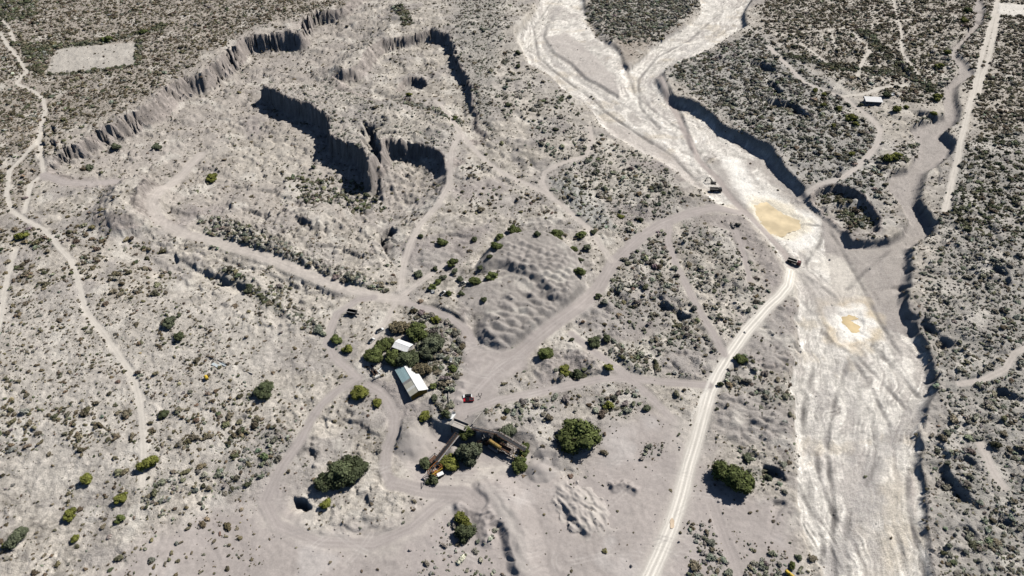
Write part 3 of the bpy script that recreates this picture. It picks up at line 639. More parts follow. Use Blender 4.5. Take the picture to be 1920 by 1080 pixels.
Q_IN = [(110, 320), (260, 215), (400, 130), (540, 70), (640, 40), (720, 40), (640, 130), (640, 250), (830, 330), (720, 420), (560, 430), (330, 420), (250, 340)]
tone(Q_IN, (.44, .39, .345), 0.7, z=0)
tone([(430, 250), (590, 250), (560, 330), (480, 360), (420, 330)], (.52, .47, .40), 0.7, z=-4, seed=3)
tone([(0, -150), (720, -150), (650, 10), (455, 60), (280, 180), (100, 270), (0, 430), (-300, 430), (-300, -150)], (.43, .375, .315), 0.8, seed=4)
tone([(1430, -150), (2200, -150), (2200, 180), (1810, 300), (1560, 240), (1430, 60)], (.53, .48, .41), 0.7, seed=5)
tone([(1770, 260), (2200, 200), (2200, 1200), (1770, 1200), (1765, 800)], (.43, .40, .36), 0.8, seed=6)
tone([(1250, 130), (1420, 60), (1560, 150), (1660, 260), (1640, 420), (1500, 340), (1400, 250)], (.42, .40, .37), 0.8, seed=7)
tone([(850, -150), (960, -150), (940, 60), (920, 240), (880, 200), (850, 60)], (.40, .37, .33), 0.8, z=10, seed=8)
tone([(1085, -140), (1310, -140), (1300, 20), (1180, 110)], (.42, .39, .35), 0.8, seed=9)
tone([(1150, 60), (1235, 70), (1200, 105), (1172, 118)], (.42, .36, .30), 0.9, soft=4, namp=3, seed=10)
tone([(0, 560), (260, 560), (480, 540), (520, 640), (470, 850), (250, 930), (0, 940)], (.54, .495, .435), 0.8, seed=11)
tone([(480, 470), (620, 540), (600, 650), (520, 640), (400, 520)], (.54, .49, .42), 0.6, seed=12)
tone([(1180, 620), (1260, 640), (1230, 680), (1170, 670)], (.62, .57, .48), 0.7, soft=5, seed=13)
tone([(1200, 280), (1260, 330), (1200, 370), (1130, 370)], (.56, .52, .44), 0.6, soft=6, seed=14)
tone([(960, -150), (1010, -150), (965, 60), (985, 130), (1110, 230), (1110, 250), (960, 150), (940, 80)], (.47, .435, .385), 0.6, seed=15)
tone([(1625, 120), (1680, 125), (1690, 165), (1620, 175)], (.62, .57, .49), 0.85, soft=5, namp=4, seed=16)
# lilac gravel flats and patches
mm = np.clip(FLATM * 0.92 + PATCHM * 0.85, 0, 1)[:, None]
lil = np.array(C_LILAC)[None, :] * (1 + 0.10 * n1 + 0.08 * n2 + 0.05 * n3 + 0.04 * n4)[:, None]
lil = lil + np.array([.07, .075, .075]) * sstep(.25, .6, fbm(X / 30 + 3, Y / 30, 4, 650))[:, None] * FLATM[:, None]
COLR[:] = COLR * (1 - mm) + lil * mm
for nm, (i_, m_) in HEAPS.items():
    paint(i_, m_ * (1 + 0.3 * n2[i_]).clip(0, 1), (.40, .365, .335) if nm != 'tips_gray' else (.42, .42, .395), 0.8)
for i_, m_ in ((idx_u, m_u), (idx_l, m_l)):
    paint(i_, sstep(0.1, 0.5, m_), (.405, .365, .335), 0.85)
    COLR[i_] *= (1 + 0.10 * n2[i_] + 0.08 * n3[i_])[:, None]
for nm, i_ in MOUNDS.items():
    paint(i_, np.ones(len(i_)), (.37, .335, .31) if nm != 'white_rock' else (.47, .425, .385), 0.6)
# rock faces with level beds
zz = Hh + 0.6 * perlin(X / 12, Y / 12, 660)
bed = 0.5 + 0.5 * np.sin(zz * 2.1 + 1.5 * perlin(zz * 0.7, X / 40, 661))
rock = np.array(C_ROCK)[None, :] * (0.84 + 0.22 * bed + 0.28 * n3 + 0.22 * n4 + 0.2 * n2)[:, None]
rock *= (1 + 0.35 * perlin(CARC / 1.8, Hh / 9, 662) + 0.25 * perlin(CARC / 5, Hh / 20, 663))[:, None]
cm = np.clip(CLIFF, 0, 1)[:, None] * 0.85
COLR[:] = COLR * (1 - cm) + rock * cm
# the river bed
bedc = np.array(C_BED)[None, :] * (1 + 0.20 * streak + 0.20 * blot + 0.26 * fbm(xr / 5, yr / 5, 3, 671))[:, None]
grey = sstep(0.0, 0.34, 0.8 * blot - 1.1 * streak - 0.06)
tanp = sstep(0.25, 0.6, fbm(xr / 30 + 5, yr / 18 + 2, 3, 670) + 0.3 * st_b) * 0.55
C_GB = np.array((.44, .405, .375))
bedc = bedc * (1 - 0.72 * grey[:, None]) + C_GB * 0.72 * grey[:, None]
bedc = bedc * (1 - tanp[:, None]) + np.array((.53, .465, .37)) * tanp[:, None]
bedc = bedc * (1 - 0.5 * thread[:, None])
bedc *= (1 + 0.20 * st_c + 0.22 * n4[ri] + 0.16 * n3[ri])[:, None]
side = np.clip((which == 2) * 1.0, 0, 1)[:, None]
bedc = bedc * (1 - side) + side * np.array((.395, .36, .335)) * (1 + 0.12 * streak + 0.10 * n2[ri] + 0.05 * n3[ri])[:, None]
w_ = sstep(0.25, 0.75, RIVM[ri])[:, None]
COLR[ri] = COLR[ri] * (1 - w_) + bedc * w_
def bedpaint(pts, c, a, soft=4, namp=5, nlam=10, seed=1, z=-5):
    i_, m_ = mask_poly(pts, soft, z=z, namp=namp, nlam=nlam, seed=seed)
    m_ = m_ * RIVM[i_]
    v = (m_ * a)[:, None]
    COLR[i_] = COLR[i_] * (1 - v) + np.array(c) * (1 + 0.10 * n2[i_] + 0.07 * n3[i_] + 0.05 * n4[i_])[:, None] * v
bedpaint([(1440, 300), (1512, 372), (1596, 456), (1680, 452), (1745, 435), (1690, 500), (1668, 545), (1690, 590), (1650, 575), (1600, 520), (1560, 470), (1545, 420), (1470, 372), (1400, 300)], (.40, .365, .335), 0.85, seed=21)
bedpaint([(1120, 226), (1175, 240), (1260, 290), (1310, 330), (1325, 372), (1280, 350), (1200, 295), (1150, 262)], (.47, .425, .39), 0.75, seed=22)
bedpaint([(1022, 72), (1060, 60), (1110, 100), (1150, 140), (1165, 182), (1100, 148), (1045, 102)], (.46, .42, .39), 0.8, soft=2, namp=1.5, seed=23, z=-2)
bedpaint([(1345, 300), (1370, 330), (1395, 370), (1440, 440), (1470, 475), (1440, 450), (1400, 410), (1360, 362), (1330, 310)], (.38, .35, .325), 0.85, soft=2, namp=1, seed=24)
bedpaint([(1350, 290), (1385, 300), (1420, 355), (1470, 376), (1540, 418), (1532, 455), (1495, 474), (1450, 440), (1408, 392), (1375, 345)], C_SALT, 0.9, soft=3, namp=4, seed=25)
bedpaint([(1400, 372), (1445, 366), (1490, 395), (1525, 418), (1515, 440), (1470, 450), (1435, 440), (1415, 415)], (.74, .66, .50), 0.7, soft=3, namp=4, seed=26)
bedpaint([(1532, 558), (1620, 558), (1660, 605), (1648, 638), (1600, 652), (1550, 634), (1540, 590)], (.66, .56, .41), 0.85, soft=3, namp=5, seed=27)
bedpaint([(1548, 570), (1615, 570), (1646, 606), (1622, 638), (1580, 634), (1556, 600)], C_SALT, 0.95, soft=2, namp=4, seed=28)
bedpaint([(1530, 470), (1600, 500), (1625, 560), (1560, 560), (1545, 510)], (.78, .73, .64), 0.6, soft=4, namp=8, seed=29)
bedpaint([(1490, 500), (1540, 520), (1600, 560), (1560, 600), (1500, 560)], (.43, .395, .365), 0.7, soft=4, namp=5, seed=30)
bedpaint([(1575, 860), (1625, 850), (1640, 920), (1600, 945), (1570, 910)], (.43, .395, .37), 0.8, soft=5, namp=6, seed=31)
bedpaint([(1670, 860), (1705, 880), (1700, 970), (1660, 960)], (.50, .45, .375), 0.7, soft=5, namp=6, seed=32)
bedpaint([(1640, 990), (1690, 1010), (1700, 1080), (1650, 1080)], (.50, .44, .35), 0.6, soft=6, namp=8, seed=33)
bedpaint([(1710, 870), (1726, 880), (1724, 960), (1710, 930)], (.42, .38, .35), 0.9, soft=1.5, namp=1, seed=34)
# traced channels of the bed: thin dark threads and broad grey ones
for q_, wd_, c_, a_, cut in (
    ([(1527, 685), (1510, 751), (1507, 804)], 1.3, .34, .7, .35), ([(1556, 850), (1570, 962), (1566, 1014), (1573, 1085)], 1.4, .33, .75, .4), ([(1530, 840), (1546, 905), (1570, 962)], 1.2, .34, .7, .3), ([(1738, 751), (1685, 804), (1645, 856), (1632, 909), (1619, 962), (1579, 1028), (1553, 1085)], 8.0, .45, .65, .25),
    ([(1639, 645), (1685, 692), (1724, 738)], 1.6, .36, .6, .3), ([(1593, 672), (1572, 730), (1560, 790), (1553, 830)], 1.3, .36, .6, .3), ([(1593, 672), (1600, 740), (1610, 800), (1600, 850)], 5.0, .45, .5, .2), ([(1600, 665), (1640, 730), (1670, 790)], 1.3, .36, .6, .3), ([(1605, 660), (1660, 715), (1700, 760)], 1.4, .35, .6, .3), ([(1580, 675), (1545, 720), (1530, 790), (1520, 850)], 4.0, .46, .5, .2),
    ([(1658, 909), (1645, 1001), (1655, 1085)], 5.0, .46, .55, .2), ([(1711, 870), (1708, 935), (1724, 1001), (1746, 1085)], 1.4, .33, .75, .4), ([(1500, 905), (1530, 960), (1550, 1010), (1545, 1050)], 1.2, .36, .6, .3), ([(1515, 880), (1525, 930), (1540, 970)], 1.1, .36, .5, .3), ([(1685, 980), (1700, 1030), (1712, 1085)], 1.2, .36, .5, .3), ([(1600, 950), (1590, 1010), (1600, 1085)], 1.2, .36, .5, .3), ([(1560, 720), (1548, 770), (1555, 830)], 2.5, .47, .5, .2), ([(1640, 780), (1650, 850), (1630, 900)], 1.2, .38, .5, .2),
    ([(1030, 10), (1000, 55), (1010, 108), (1060, 150), (1112, 186), (1152, 222), (1222, 268)], 1.4, .38, .6, .3), ([(1050, 15), (1018, 65), (1028, 105), (1070, 140), (1120, 172), (1160, 205)], 4.0, .48, .5, .2), ([(1345, 30), (1292, 78), (1232, 108), (1196, 150), (1200, 200), (1236, 240)], 1.4, .38, .6, .3), ([(1380, 30), (1330, 75), (1270, 112), (1218, 150), (1215, 195)], 4.0, .48, .45, .2),
    ([(1120, 200), (1190, 245), (1260, 290), (1300, 330)], 1.4, .37, .6, .3), ([(1160, 190), (1210, 220), (1280, 265), (1320, 310)], 3.0, .46, .5, .2), ([(1255, 188), (1282, 230), (1300, 268), (1330, 312)], 1.6, .34, .6, .3), ([(1238, 140), (1262, 185), (1290, 240)], 1.4, .36, .6, .3), ([(1175, 130), (1190, 175), (1235, 215), (1290, 250)], 1.3, .38, .5, .2),
    ([(1500, 420), (1540, 424), (1538, 455), (1512, 492)], 1.4, .30, .6, .2), ([(1545, 390), (1560, 440), (1590, 490), (1620, 540), (1650, 600), (1690, 660)], 1.4, .32, .5, .2), ([(1670, 470), (1620, 510), (1590, 540)], 1.4, .32, .5, .2), ([(1490, 555), (1520, 580), (1545, 610), (1560, 650)], 3.0, .33, .6, .2), ([(1440, 575), (1490, 580), (1530, 585)], 2.2, .38, .5, .2)):
    idx, m, arc = mask_line(q_, wd_ * (1.6 if wd_ < 2 else 1.1), 0.7 if wd_ < 2 else 1.5, z=-5 if q_[0][1] > 250 else -3.5, namp=0.5 if wd_ < 2 else 2.0, nlam=4)
    m = m * RIVM[idx] * (0.55 + 0.6 * (0.5 + perlin(arc / 12, arc * 0 + .5, 77))).clip(0, 1)
    Hh[idx] -= cut * (2.0 if wd_ < 2 else 1.5) * m
    cc = c_ * (0.55 if wd_ < 2 else 0.82)
    paint(idx, m, (cc, cc * .94, cc * .9), min(1, a_ * (1.35 if wd_ < 2 else 1.2)))
# open pads
PAD = [(105, 93), (140, 86), (256, 80), (254, 121), (215, 127), (130, 135), (84, 138)]
i_, m_ = mask_poly(PAD, 1.5, namp=1.5); paint(i_, m_, (.52, .48, .42), 0.95); PADM = np.zeros(NV); PADM[i_] = m_
i_, m_ = mask_poly([(1868, 4), (1960, 12), (1960, 34), (1872, 28)], 1.5, namp=1.0); paint(i_, m_, (.74, .70, .63), 0.95); PADM[i_] = np.maximum(PADM[i_], m_)
i_, m_ = mask_poly([(376, 98), (396, 90), (398, 108), (378, 112)], 2, namp=1.0); paint(i_, m_, C_PALE, 0.8)
# bare pale crests and slopes
for q_, wd_, a_, zq in (([(255, 415), (285, 440), (310, 470), (340, 490), (375, 510), (415, 530), (450, 545)], 5, .8, 3), ([(492, 530), (500, 560), (488, 600)], 9, .7, 3), ([(555, 592), (600, 611), (626, 622)], 4, .8, 2), ([(690, 428), (705, 462), (725, 490), (742, 508)], 7, .8, 1),
                      ([(205, 400), (215, 370), (250, 345)], 12, .7, 8), ([(560, 385), (590, 395), (610, 410)], 14, .6, 2), ([(525, 318), (545, 322)], 16, .6, -4), ([(300, 250), (380, 300), (430, 260)], 12, .35, -2), ([(480, 310), (600, 300)], 10, .3, -4), ([(620, 70), (560, 120), (500, 150)], 10, .35, 1),
                      ([(975, 60), (960, 130), (930, 190)], 6, .5, 7), ([(1050, 790), (1000, 840), (960, 870), (900, 880)], 5, .5, -6), ([(1000, 860), (940, 885), (880, 905), (830, 905)], 6, .4, -6), ([(480, 960), (600, 1010), (720, 1030), (780, 990), (830, 950)], 8, .35, -6),
                      ([(410, 600), (370, 640), (440, 660)], 14, .4, 3), ([(470, 770), (520, 740), (560, 790)], 12, .4, 1), ([(270, 900), (275, 960), (240, 1000)], 8, .5, -3), ([(590, 960), (680, 950), (740, 950)], 10, .4, -5), ([(1100, 935), (1120, 960), (1095, 990)], 3, .7, -5)):
    idx, m, arc = mask_line(q_, wd_, 2.0, z=zq, namp=2.0, nlam=5); paint(idx, m * (0.7 + 0.5 * n3[idx]).clip(0, 1), (.60, .55, .475), a_)
# roads last: ruts, dust, crown
for (idx, m, d, arc, wd, ck) in road_lines:
    ad = np.abs(d)
    if ck == 'white':
        rut = np.exp(-((ad - 1.0) / 0.45) ** 2) + 0.5 * np.exp(-((ad - 2.3) / 0.35) ** 2)
        c = np.array((.55, .515, .455))[None, :] * (1 + 0.55 * rut + 0.12 * perlin(arc / 9, d, 700))[:, None]
        halo = np.clip(1 - (ad - wd * .5) / 4.0, 0, 1) * 0.35
        COLR[idx] = COLR[idx] * (1 - halo[:, None]) + np.array(C_PALE) * halo[:, None]
    else:
        rut = np.exp(-((ad - 0.9) / 0.4) ** 2)
        c = np.array(ckey[ck])[None, :] * (0.96 + 0.13 * rut + 0.10 * perlin(arc / 14, d * 0.6, 701) + 0.05 * n3[idx])[:, None]
    v = (m * (0.95 if ck != 'tan' else 0.8))[:, None]
    COLR[idx] = COLR[idx] * (1 - v) + c * v
for q in ([(1335, 700), (1322, 735), (1300, 775), (1294, 795)], [(1316, 740), (1308, 790), (1318, 770)]):
    idx, m, arc = mask_line(q, 1.2, 0.5, namp=0); paint(idx, m, C_WHITE, 0.8)
i_, m_ = mask_poly([(1270, 780), (1310, 770), (1300, 830), (1262, 830)], 6, namp=4); paint(i_, m_, C_PALE, 0.6)
tr_r = np.random.default_rng(41)
def tyre(q_, zq, a_, c_):
    W = np.array([unproj(p_[0], p_[1], zq) for p_ in q_])
    # smooth the line
    for _ in range(2):
        W2 = [W[0]]
        for a, b in zip(W, W[1:]): W2 += [a * .75 + b * .25, a * .25 + b * .75]
        W = np.array(W2 + [W[-1]])
    idx, d, arc, _, tot = poly_d(W, 3, False)
    m = np.exp(-((np.abs(d) - .85) / .34) ** 2) * sstep(0, .15, arc / tot) * sstep(0, .15, 1 - arc / tot) * (0.6 + 0.6 * perlin(arc / 7, d * 0, 55)).clip(0, 1)
    paint(idx, m, c_, a_)
for k in range(95):
    if k < 60: cx, cy, zq = tr_r.uniform(520, 1330), tr_r.uniform(840, 1080), -6.4
    elif k < 75: cx, cy, zq = tr_r.uniform(850, 1000), tr_r.uniform(640, 770), 0
    else: cx, cy, zq = tr_r.uniform(1480, 1690), tr_r.uniform(440, 720), -5.5
    a = tr_r.normal(0.3 if k < 75 else -1.0, .6); L = tr_r.uniform(40, 150); cv = tr_r.normal(0, .6)
    q_ = [(cx + L * (t - .5) * math.cos(a + cv * (t - .5)), cy - L * .6 * (t - .5) * math.sin(a + cv * (t - .5))) for t in np.linspace(0, 1, 6)]
    tyre(q_, zq, tr_r.uniform(.25, .6), (.56, .52, .48) if tr_r.random() < .6 else (.31, .285, .27))

# ================================================================== SCRUB DENSITY
DENS[:] = 0.065; SIZE[:] = 0.6
def zone(pts, dens, size, tint, soft=8, namp=8, nlam=20, z=None, seed=1):
    i_, m_ = mask_poly(pts, soft, z=z, namp=namp, nlam=nlam, seed=seed)
    setz(i_, m_, dens, size, tint)
# tint: 0 olive brown, 1 grey green, 2 dark green, 3 pale sage
zone([(0, -150), (720, -150), (650, 10), (455, 60), (280, 180), (100, 270), (0, 430), (-300, 430), (-300, -150)], .19, .80, 0, seed=1)
zone([(0, -150), (120, -150), (60, 30), (30, 40), (-60, 60), (-300, 100), (-300, -150)], .3, 1.3, 2, seed=2)
zone([(-300, 400), (180, 400), (300, 470), (330, 560), (160, 600), (-300, 560)], .10, 1.0, 0, seed=3)
zone([(-300, 540), (150, 560), (380, 560), (480, 640), (480, 760), (250, 780), (-300, 780)], .13, .62, 0, seed=4)
zone([(-300, 760), (250, 770), (480, 720), (540, 800), (430, 860), (300, 830), (-300, 870)], .12, 1.0, 0, seed=5)
zone([(250, 900), (400, 860), (540, 800), (550, 830), (470, 920), (350, 950), (270, 960)], .16, 1.0, 1, seed=6)
zone([(1745, 440), (1800, 290), (2300, 160), (2300, 1240), (1770, 1240), (1750, 900), (1770, 740), (1715, 560)], .18, .82, 1, seed=7)
zone([(1810, 270), (2300, 60), (2300, 420), (1900, 470), (1780, 420)], .19, .95, 2, seed=8)
zone([(1430, -150), (2300, -150), (2300, 160), (1840, 260), (1800, 120), (1740, 200), (1580, 160), (1430, 60)], .18, 1.0, 0, seed=9)
zone([(1080, -150), (1320, -150), (1310, 10), (1230, 80), (1150, 75), (1110, 50), (1096, 0)], .2, 1.2, 1, seed=10)
zone([(1245, 130), (1330, 95), (1420, 55), (1560, 170), (1650, 250), (1620, 330), (1520, 340), (1420, 258), (1300, 185)], .17, 1.1, 1, seed=11)
zone([(1540, 345), (1720, 260), (1780, 60), (1800, 130), (1760, 200), (1700, 330), (1650, 430), (1600, 360)], .12, 1.1, 1, seed=12)
zone([(850, -150), (965, -150), (950, 60), (920, 240), (880, 200), (850, 60)], .14, .7, 1, z=10, seed=13)
zone([(950, 60), (990, 130), (1110, 230), (1170, 300), (1150, 360), (1040, 300), (930, 200)], .075, 1.05, 1, seed=14)
zone([(1110, 255), (1250, 320), (1310, 380), (1210, 430), (1120, 440), (1020, 340), (1060, 300)], .13, .95, 1, seed=15)
zone([(850, 260), (1000, 340), (1080, 420), (960, 420), (840, 400)], .05, .95, 0, seed=16)
zone([(1200, 430), (1250, 430), (1280, 540), (1350, 650), (1340, 700), (1250, 710), (1130, 650), (1110, 560)], .16, .95, 1, seed=17)
zone([(1265, 420), (1380, 420), (1440, 560), (1380, 640), (1330, 600), (1280, 500)], .14, .9, 1, seed=18)
zone([(1345, 690), (1470, 620), (1485, 850), (1400, 780), (1330, 770)], .16, .95, 1, seed=19)
zone([(1390, 830), (1480, 860), (1490, 1000), (1530, 1090), (1480, 1090), (1430, 960), (1340, 900)], .13, .9, 1, seed=20)
zone(FLATS, .012, .5, 0, seed=21)
zone([(-300, 930), (250, 960), (480, 930), (480, 1240), (-300, 1240)], .055, .7, 0, seed=39)
zone([(1280, 990), (1330, 985), (1365, 1060), (1370, 1240), (1290, 1240)], .25, 1.0, 3, seed=22, soft=4, namp=4)
zone([(1380, 1000), (1440, 1040), (1540, 1080), (1540, 1240), (1400, 1240)], .18, 1.0, 1, seed=23, soft=4, namp=4)
zone([(820, 985), (930, 1000), (935, 1080), (940, 1240), (780, 1240), (790, 1040)], .16, .9, 3, seed=24, soft=4, namp=5)
zone([(1200, 830), (1250, 835), (1240, 860), (1205, 860)], .3, .8, 1, seed=25, soft=3, namp=3)
zone([(230, 280), (440, 180), (640, 120), (650, 260), (830, 330), (700, 420), (560, 430), (330, 420), (250, 340)], .075, .5, 0, z=-2, seed=26)
zone([(480, 170), (620, 130), (850, 230), (830, 280), (690, 300), (640, 260)], .12, .6, 1, z=11, seed=27)
zone([(530, 330), (600, 325), (700, 350), (720, 400), (640, 400), (560, 380)], .15, 1.1, 2, z=-5, seed=28, soft=4, namp=5)
zone([(372, 405), (430, 405), (500, 440), (560, 475), (640, 505), (720, 530), (735, 555), (650, 545), (560, 515), (470, 475), (385, 450)], .22, 1.1, 1, z=2, seed=29, soft=3, namp=3)
zone([(500, 530), (530, 530), (560, 585), (620, 615), (600, 630), (540, 610), (505, 570)], .25, 1.0, 1, z=2, seed=30, soft=2, namp=2)
zone([(750, 565), (810, 585), (865, 620), (870, 690), (850, 770), (820, 770), (800, 720), (780, 690), (790, 620)], .24, 1.25, 1, seed=31, soft=3, namp=3)
zone([(920, 760), (1050, 745), (1060, 790), (960, 800), (900, 790)], .14, 1.1, 1, seed=32, soft=3)
zone([(1050, 750), (1210, 730), (1215, 775), (1130, 780), (1060, 775)], .13, 1.0, 1, seed=33, soft=3)
zone([(1040, 690), (1110, 670), (1140, 690), (1090, 715), (1050, 718)], .25, 1.3, 2, seed=34, soft=3)
zone([(1150, 655), (1230, 680), (1240, 705), (1200, 705)], .22, 1.3, 2, seed=35, soft=3)
zone([(1525, 360), (1590, 372), (1590, 385), (1540, 385)], .4, 1.0, 2, z=-4, seed=36, soft=2, namp=1)
zone([(1560, 395), (1625, 390), (1650, 425), (1600, 432), (1570, 410)], .35, 1.1, 2, z=-4, seed=37, soft=2, namp=1)
zone([(28, 82), (100, 92), (80, 140), (70, 135)], .45, 1.5, 2, seed=38, soft=3)
for q, wd in (([(30, 82), (130, 86), (200, 78), (270, 62), (300, 52)], 10), ([(80, 140), (150, 136), (240, 126)], 6), ([(258, 78), (258, 122)], 6), ([(1480, 105), (1560, 125), (1700, 140), (1740, 165)], 12), ([(1620, 60), (1660, 105), (1710, 145), (1745, 170)], 12),
              ([(420, 505), (470, 540), (520, 580)], 6), ([(745, 10), (758, 30), (762, 45)], 10)):
    i_, m_, _ = mask_line(q, wd, 2.0, namp=1.5); setz(i_, m_, .4 if q[0][1] < 300 else .2, 1.2, 2)
    paint(i_, m_, (.30, .29, .24), 0.5)
for q, wd in (([(735, 180), (780, 190), (830, 205), (860, 225)], 8), ([(1140, 640), (1180, 680), (1230, 700)], 5)):
    i_, m_, _ = mask_line(q, wd, 2.0, namp=1.5, z=9 if q[0][1] < 300 else None); setz(i_, m_, .35, .9, 1)
DENS *= 1 - sstep(0.15, 0.55, ROADM)
DENS *= 1 - sstep(0.3, 0.75, RIVM) * 0.997
DENS[yi] *= 1 - ym
DENS *= 1 - 0.96 * PADM
DENS *= 1 - 0.8 * (CLIFF > .5)
for nm, (i_, m_) in HEAPS.items():
    DENS[i_] *= 1 - (0.85 if nm in ('tip_upper', 'tip_lower') else 0.6 if nm != 'tips_gray' else 0) * m_
DENS[idx_u] *= 1 - 0.9 * sstep(.05, .3, m_u); DENS[idx_l] *= 1 - 0.85 * sstep(.05, .3, m_l)
DENS *= 1 - 0.5 * PATCHM
cl_ = fbm(X / 16, Y / 16, 3, 800)
DENS *= 1.75 * np.where(DENS > .115, np.clip(0.85 + 0.75 * cl_, 0.2, 1.8), np.clip(0.68 + 1.4 * cl_, 0.1, 2.2))
SIZE *= 1.15

# leaf litter and dry grass under the scrub
lit = sstep(0.03, 0.30, DENS) * sstep(-0.35, 0.35, fbm(X / 6, Y / 6, 3, 810)) * (1 - np.clip(FLATM, 0, 1) * .6)
i_, m_ = mask_poly([(-300, 540), (380, 540), (620, 560), (720, 760), (480, 800), (250, 930), (-300, 900)], 20, namp=10, nlam=30)
lf = np.ones(NV); lf[i_] = 1 - 0.6 * m_
lit = lit * (1 - RIVM) * lf
lc = np.where((TINT == 0)[:, None], np.array((.29, .25, .20))[None, :], np.array((.29, .285, .255))[None, :])
COLR[:] = COLR * (1 - 0.55 * lit[:, None]) + lc * 0.55 * lit[:, None]
# bare bright scalds
sc_ = sstep(.24, .5, fbm(X / 20 + 31, Y / 20, 4, 820)) * (1 - np.clip(RIVM + ROADM + FLATM + CLIFF, 0, 1))
COLR[:] = COLR * (1 - 0.6 * sc_[:, None]) + np.array((.66, .615, .54)) * 0.6 * sc_[:, None]
grey_ = (COLR @ np.array([.3, .55, .15]))[:, None]
ds = (0.22 * (1 - RIVM * 0.6))[:, None]
COLR[:] = COLR * (1 - ds) + grey_ * ds
dk = 1 - 0.10 * (1 - np.clip(RIVM + ROADM + FLATM, 0, 1))
COLR[:] = np.clip(COLR * dk[:, None] * 0.97, 0.03, 0.88)
# ================================================================== MATERIAL HELPERS
def nodes_of(name):
    m = bpy.data.materials.new(name); m.use_nodes = True
    nt = m.node_tree
    b = nt.nodes['Principled BSDF']
    b.inputs['Specular IOR Level'].default_value = 0.1
    return m, nt, b

def mat_ground(name, rough=0.95, grain=1.0):
    m, nt, b = nodes_of(name)
    b.inputs['Roughness'].default_value = rough
    b.inputs['Specular IOR Level'].default_value = 0.05
    at = nt.nodes.new('ShaderNodeAttribute'); at.attribute_name = 'Col'
    tc = nt.nodes.new('ShaderNodeTexCoord')
    n = nt.nodes.new('ShaderNodeTexNoise'); n.inputs['Scale'].default_value = 1.3 * grain; n.inputs['Detail'].default_value = 5; n.inputs['Roughness'].default_value = 0.75
    mr = nt.nodes.new('ShaderNodeMapRange'); mr.inputs['From Min'].default_value = 0.3; mr.inputs['From Max'].default_value = 0.7; mr.inputs['To Min'].default_value = 0.72; mr.inputs['To Max'].default_value = 1.28
    mx = nt.nodes.new('ShaderNodeVectorMath'); mx.operation = 'SCALE'
    nt.links.new(tc.outputs['Object'], n.inputs['Vector'])
    # grain is fainter on worn flats: scale the noise about its middle
    c_ = nt.nodes.new('ShaderNodeMath'); c_.operation = 'SUBTRACT'; c_.inputs[1].default_value = 0.5
    k_ = nt.nodes.new('ShaderNodeMath'); k_.operation = 'MULTIPLY_ADD'; k_.inputs[2].default_value = 0.5
    al = nt.nodes.new('ShaderNodeMath'); al.operation = 'MULTIPLY_ADD'; al.inputs[1].default_value = 0.7; al.inputs[2].default_value = 0.3
    nt.links.new(at.outputs['Alpha'], al.inputs[0]); nt.links.new(n.outputs['Fac'], c_.inputs[0]); nt.links.new(c_.outputs[0], k_.inputs[0]); nt.links.new(al.outputs[0], k_.inputs[1]); nt.links.new(k_.outputs[0], mr.inputs['Value'])
    nt.links.new(at.outputs['Color'], mx.inputs[0]); nt.links.new(mr.outputs['Result'], mx.inputs['Scale'])
    nt.links.new(mx.outputs['Vector'], b.inputs['Base Color'])
    n2_ = nt.nodes.new('ShaderNodeTexNoise'); n2_.inputs['Scale'].default_value = 2.2 * grain; n2_.inputs['Detail'].default_value = 4
    bp = nt.nodes.new('ShaderNodeBump'); nt.links.new(at.outputs['Alpha'], bp.inputs['Strength']); bp.inputs['Distance'].default_value = 0.45
    nt.links.new(tc.outputs['Object'], n2_.inputs['Vector']); nt.links.new(n2_.outputs['Fac'], bp.inputs['Height']); nt.links.new(bp.outputs['Normal'], b.inputs['Normal'])
    return m

def mat_plain(name, color, rough=0.6, metal=0.0, var=0.15, scale=3.0, spec=0.3):
    m, nt, b = nodes_of(name)
    b.inputs['Roughness'].default_value = rough; b.inputs['Metallic'].default_value = metal
    b.inputs['Specular IOR Level'].default_value = spec
    tc = nt.nodes.new('ShaderNodeTexCoord')
    n = nt.nodes.new('ShaderNodeTexNoise'); n.inputs['Scale'].default_value = scale; n.inputs['Detail'].default_value = 4
    cr = nt.nodes.new('ShaderNodeValToRGB')
    cr.color_ramp.elements[0].position = 0.3; cr.color_ramp.elements[1].position = 0.7
    cr.color_ramp.elements[0].color = (*[c * (1 - var) for c in color], 1); cr.color_ramp.elements[1].color = (*[min(1, c * (1 + var)) for c in color], 1)
    nt.links.new(tc.outputs['Object'], n.inputs['Vector']); nt.links.new(n.outputs['Fac'], cr.inputs['Fac']); nt.links.new(cr.outputs['Color'], b.inputs['Base Color'])
    return m

def tag(o, label=None, cat=None, group=None, kind=None):
    if label: o['label'] = label
    if cat: o['category'] = cat
    if group: o['group'] = group
    if kind: o['kind'] = kind
    return o

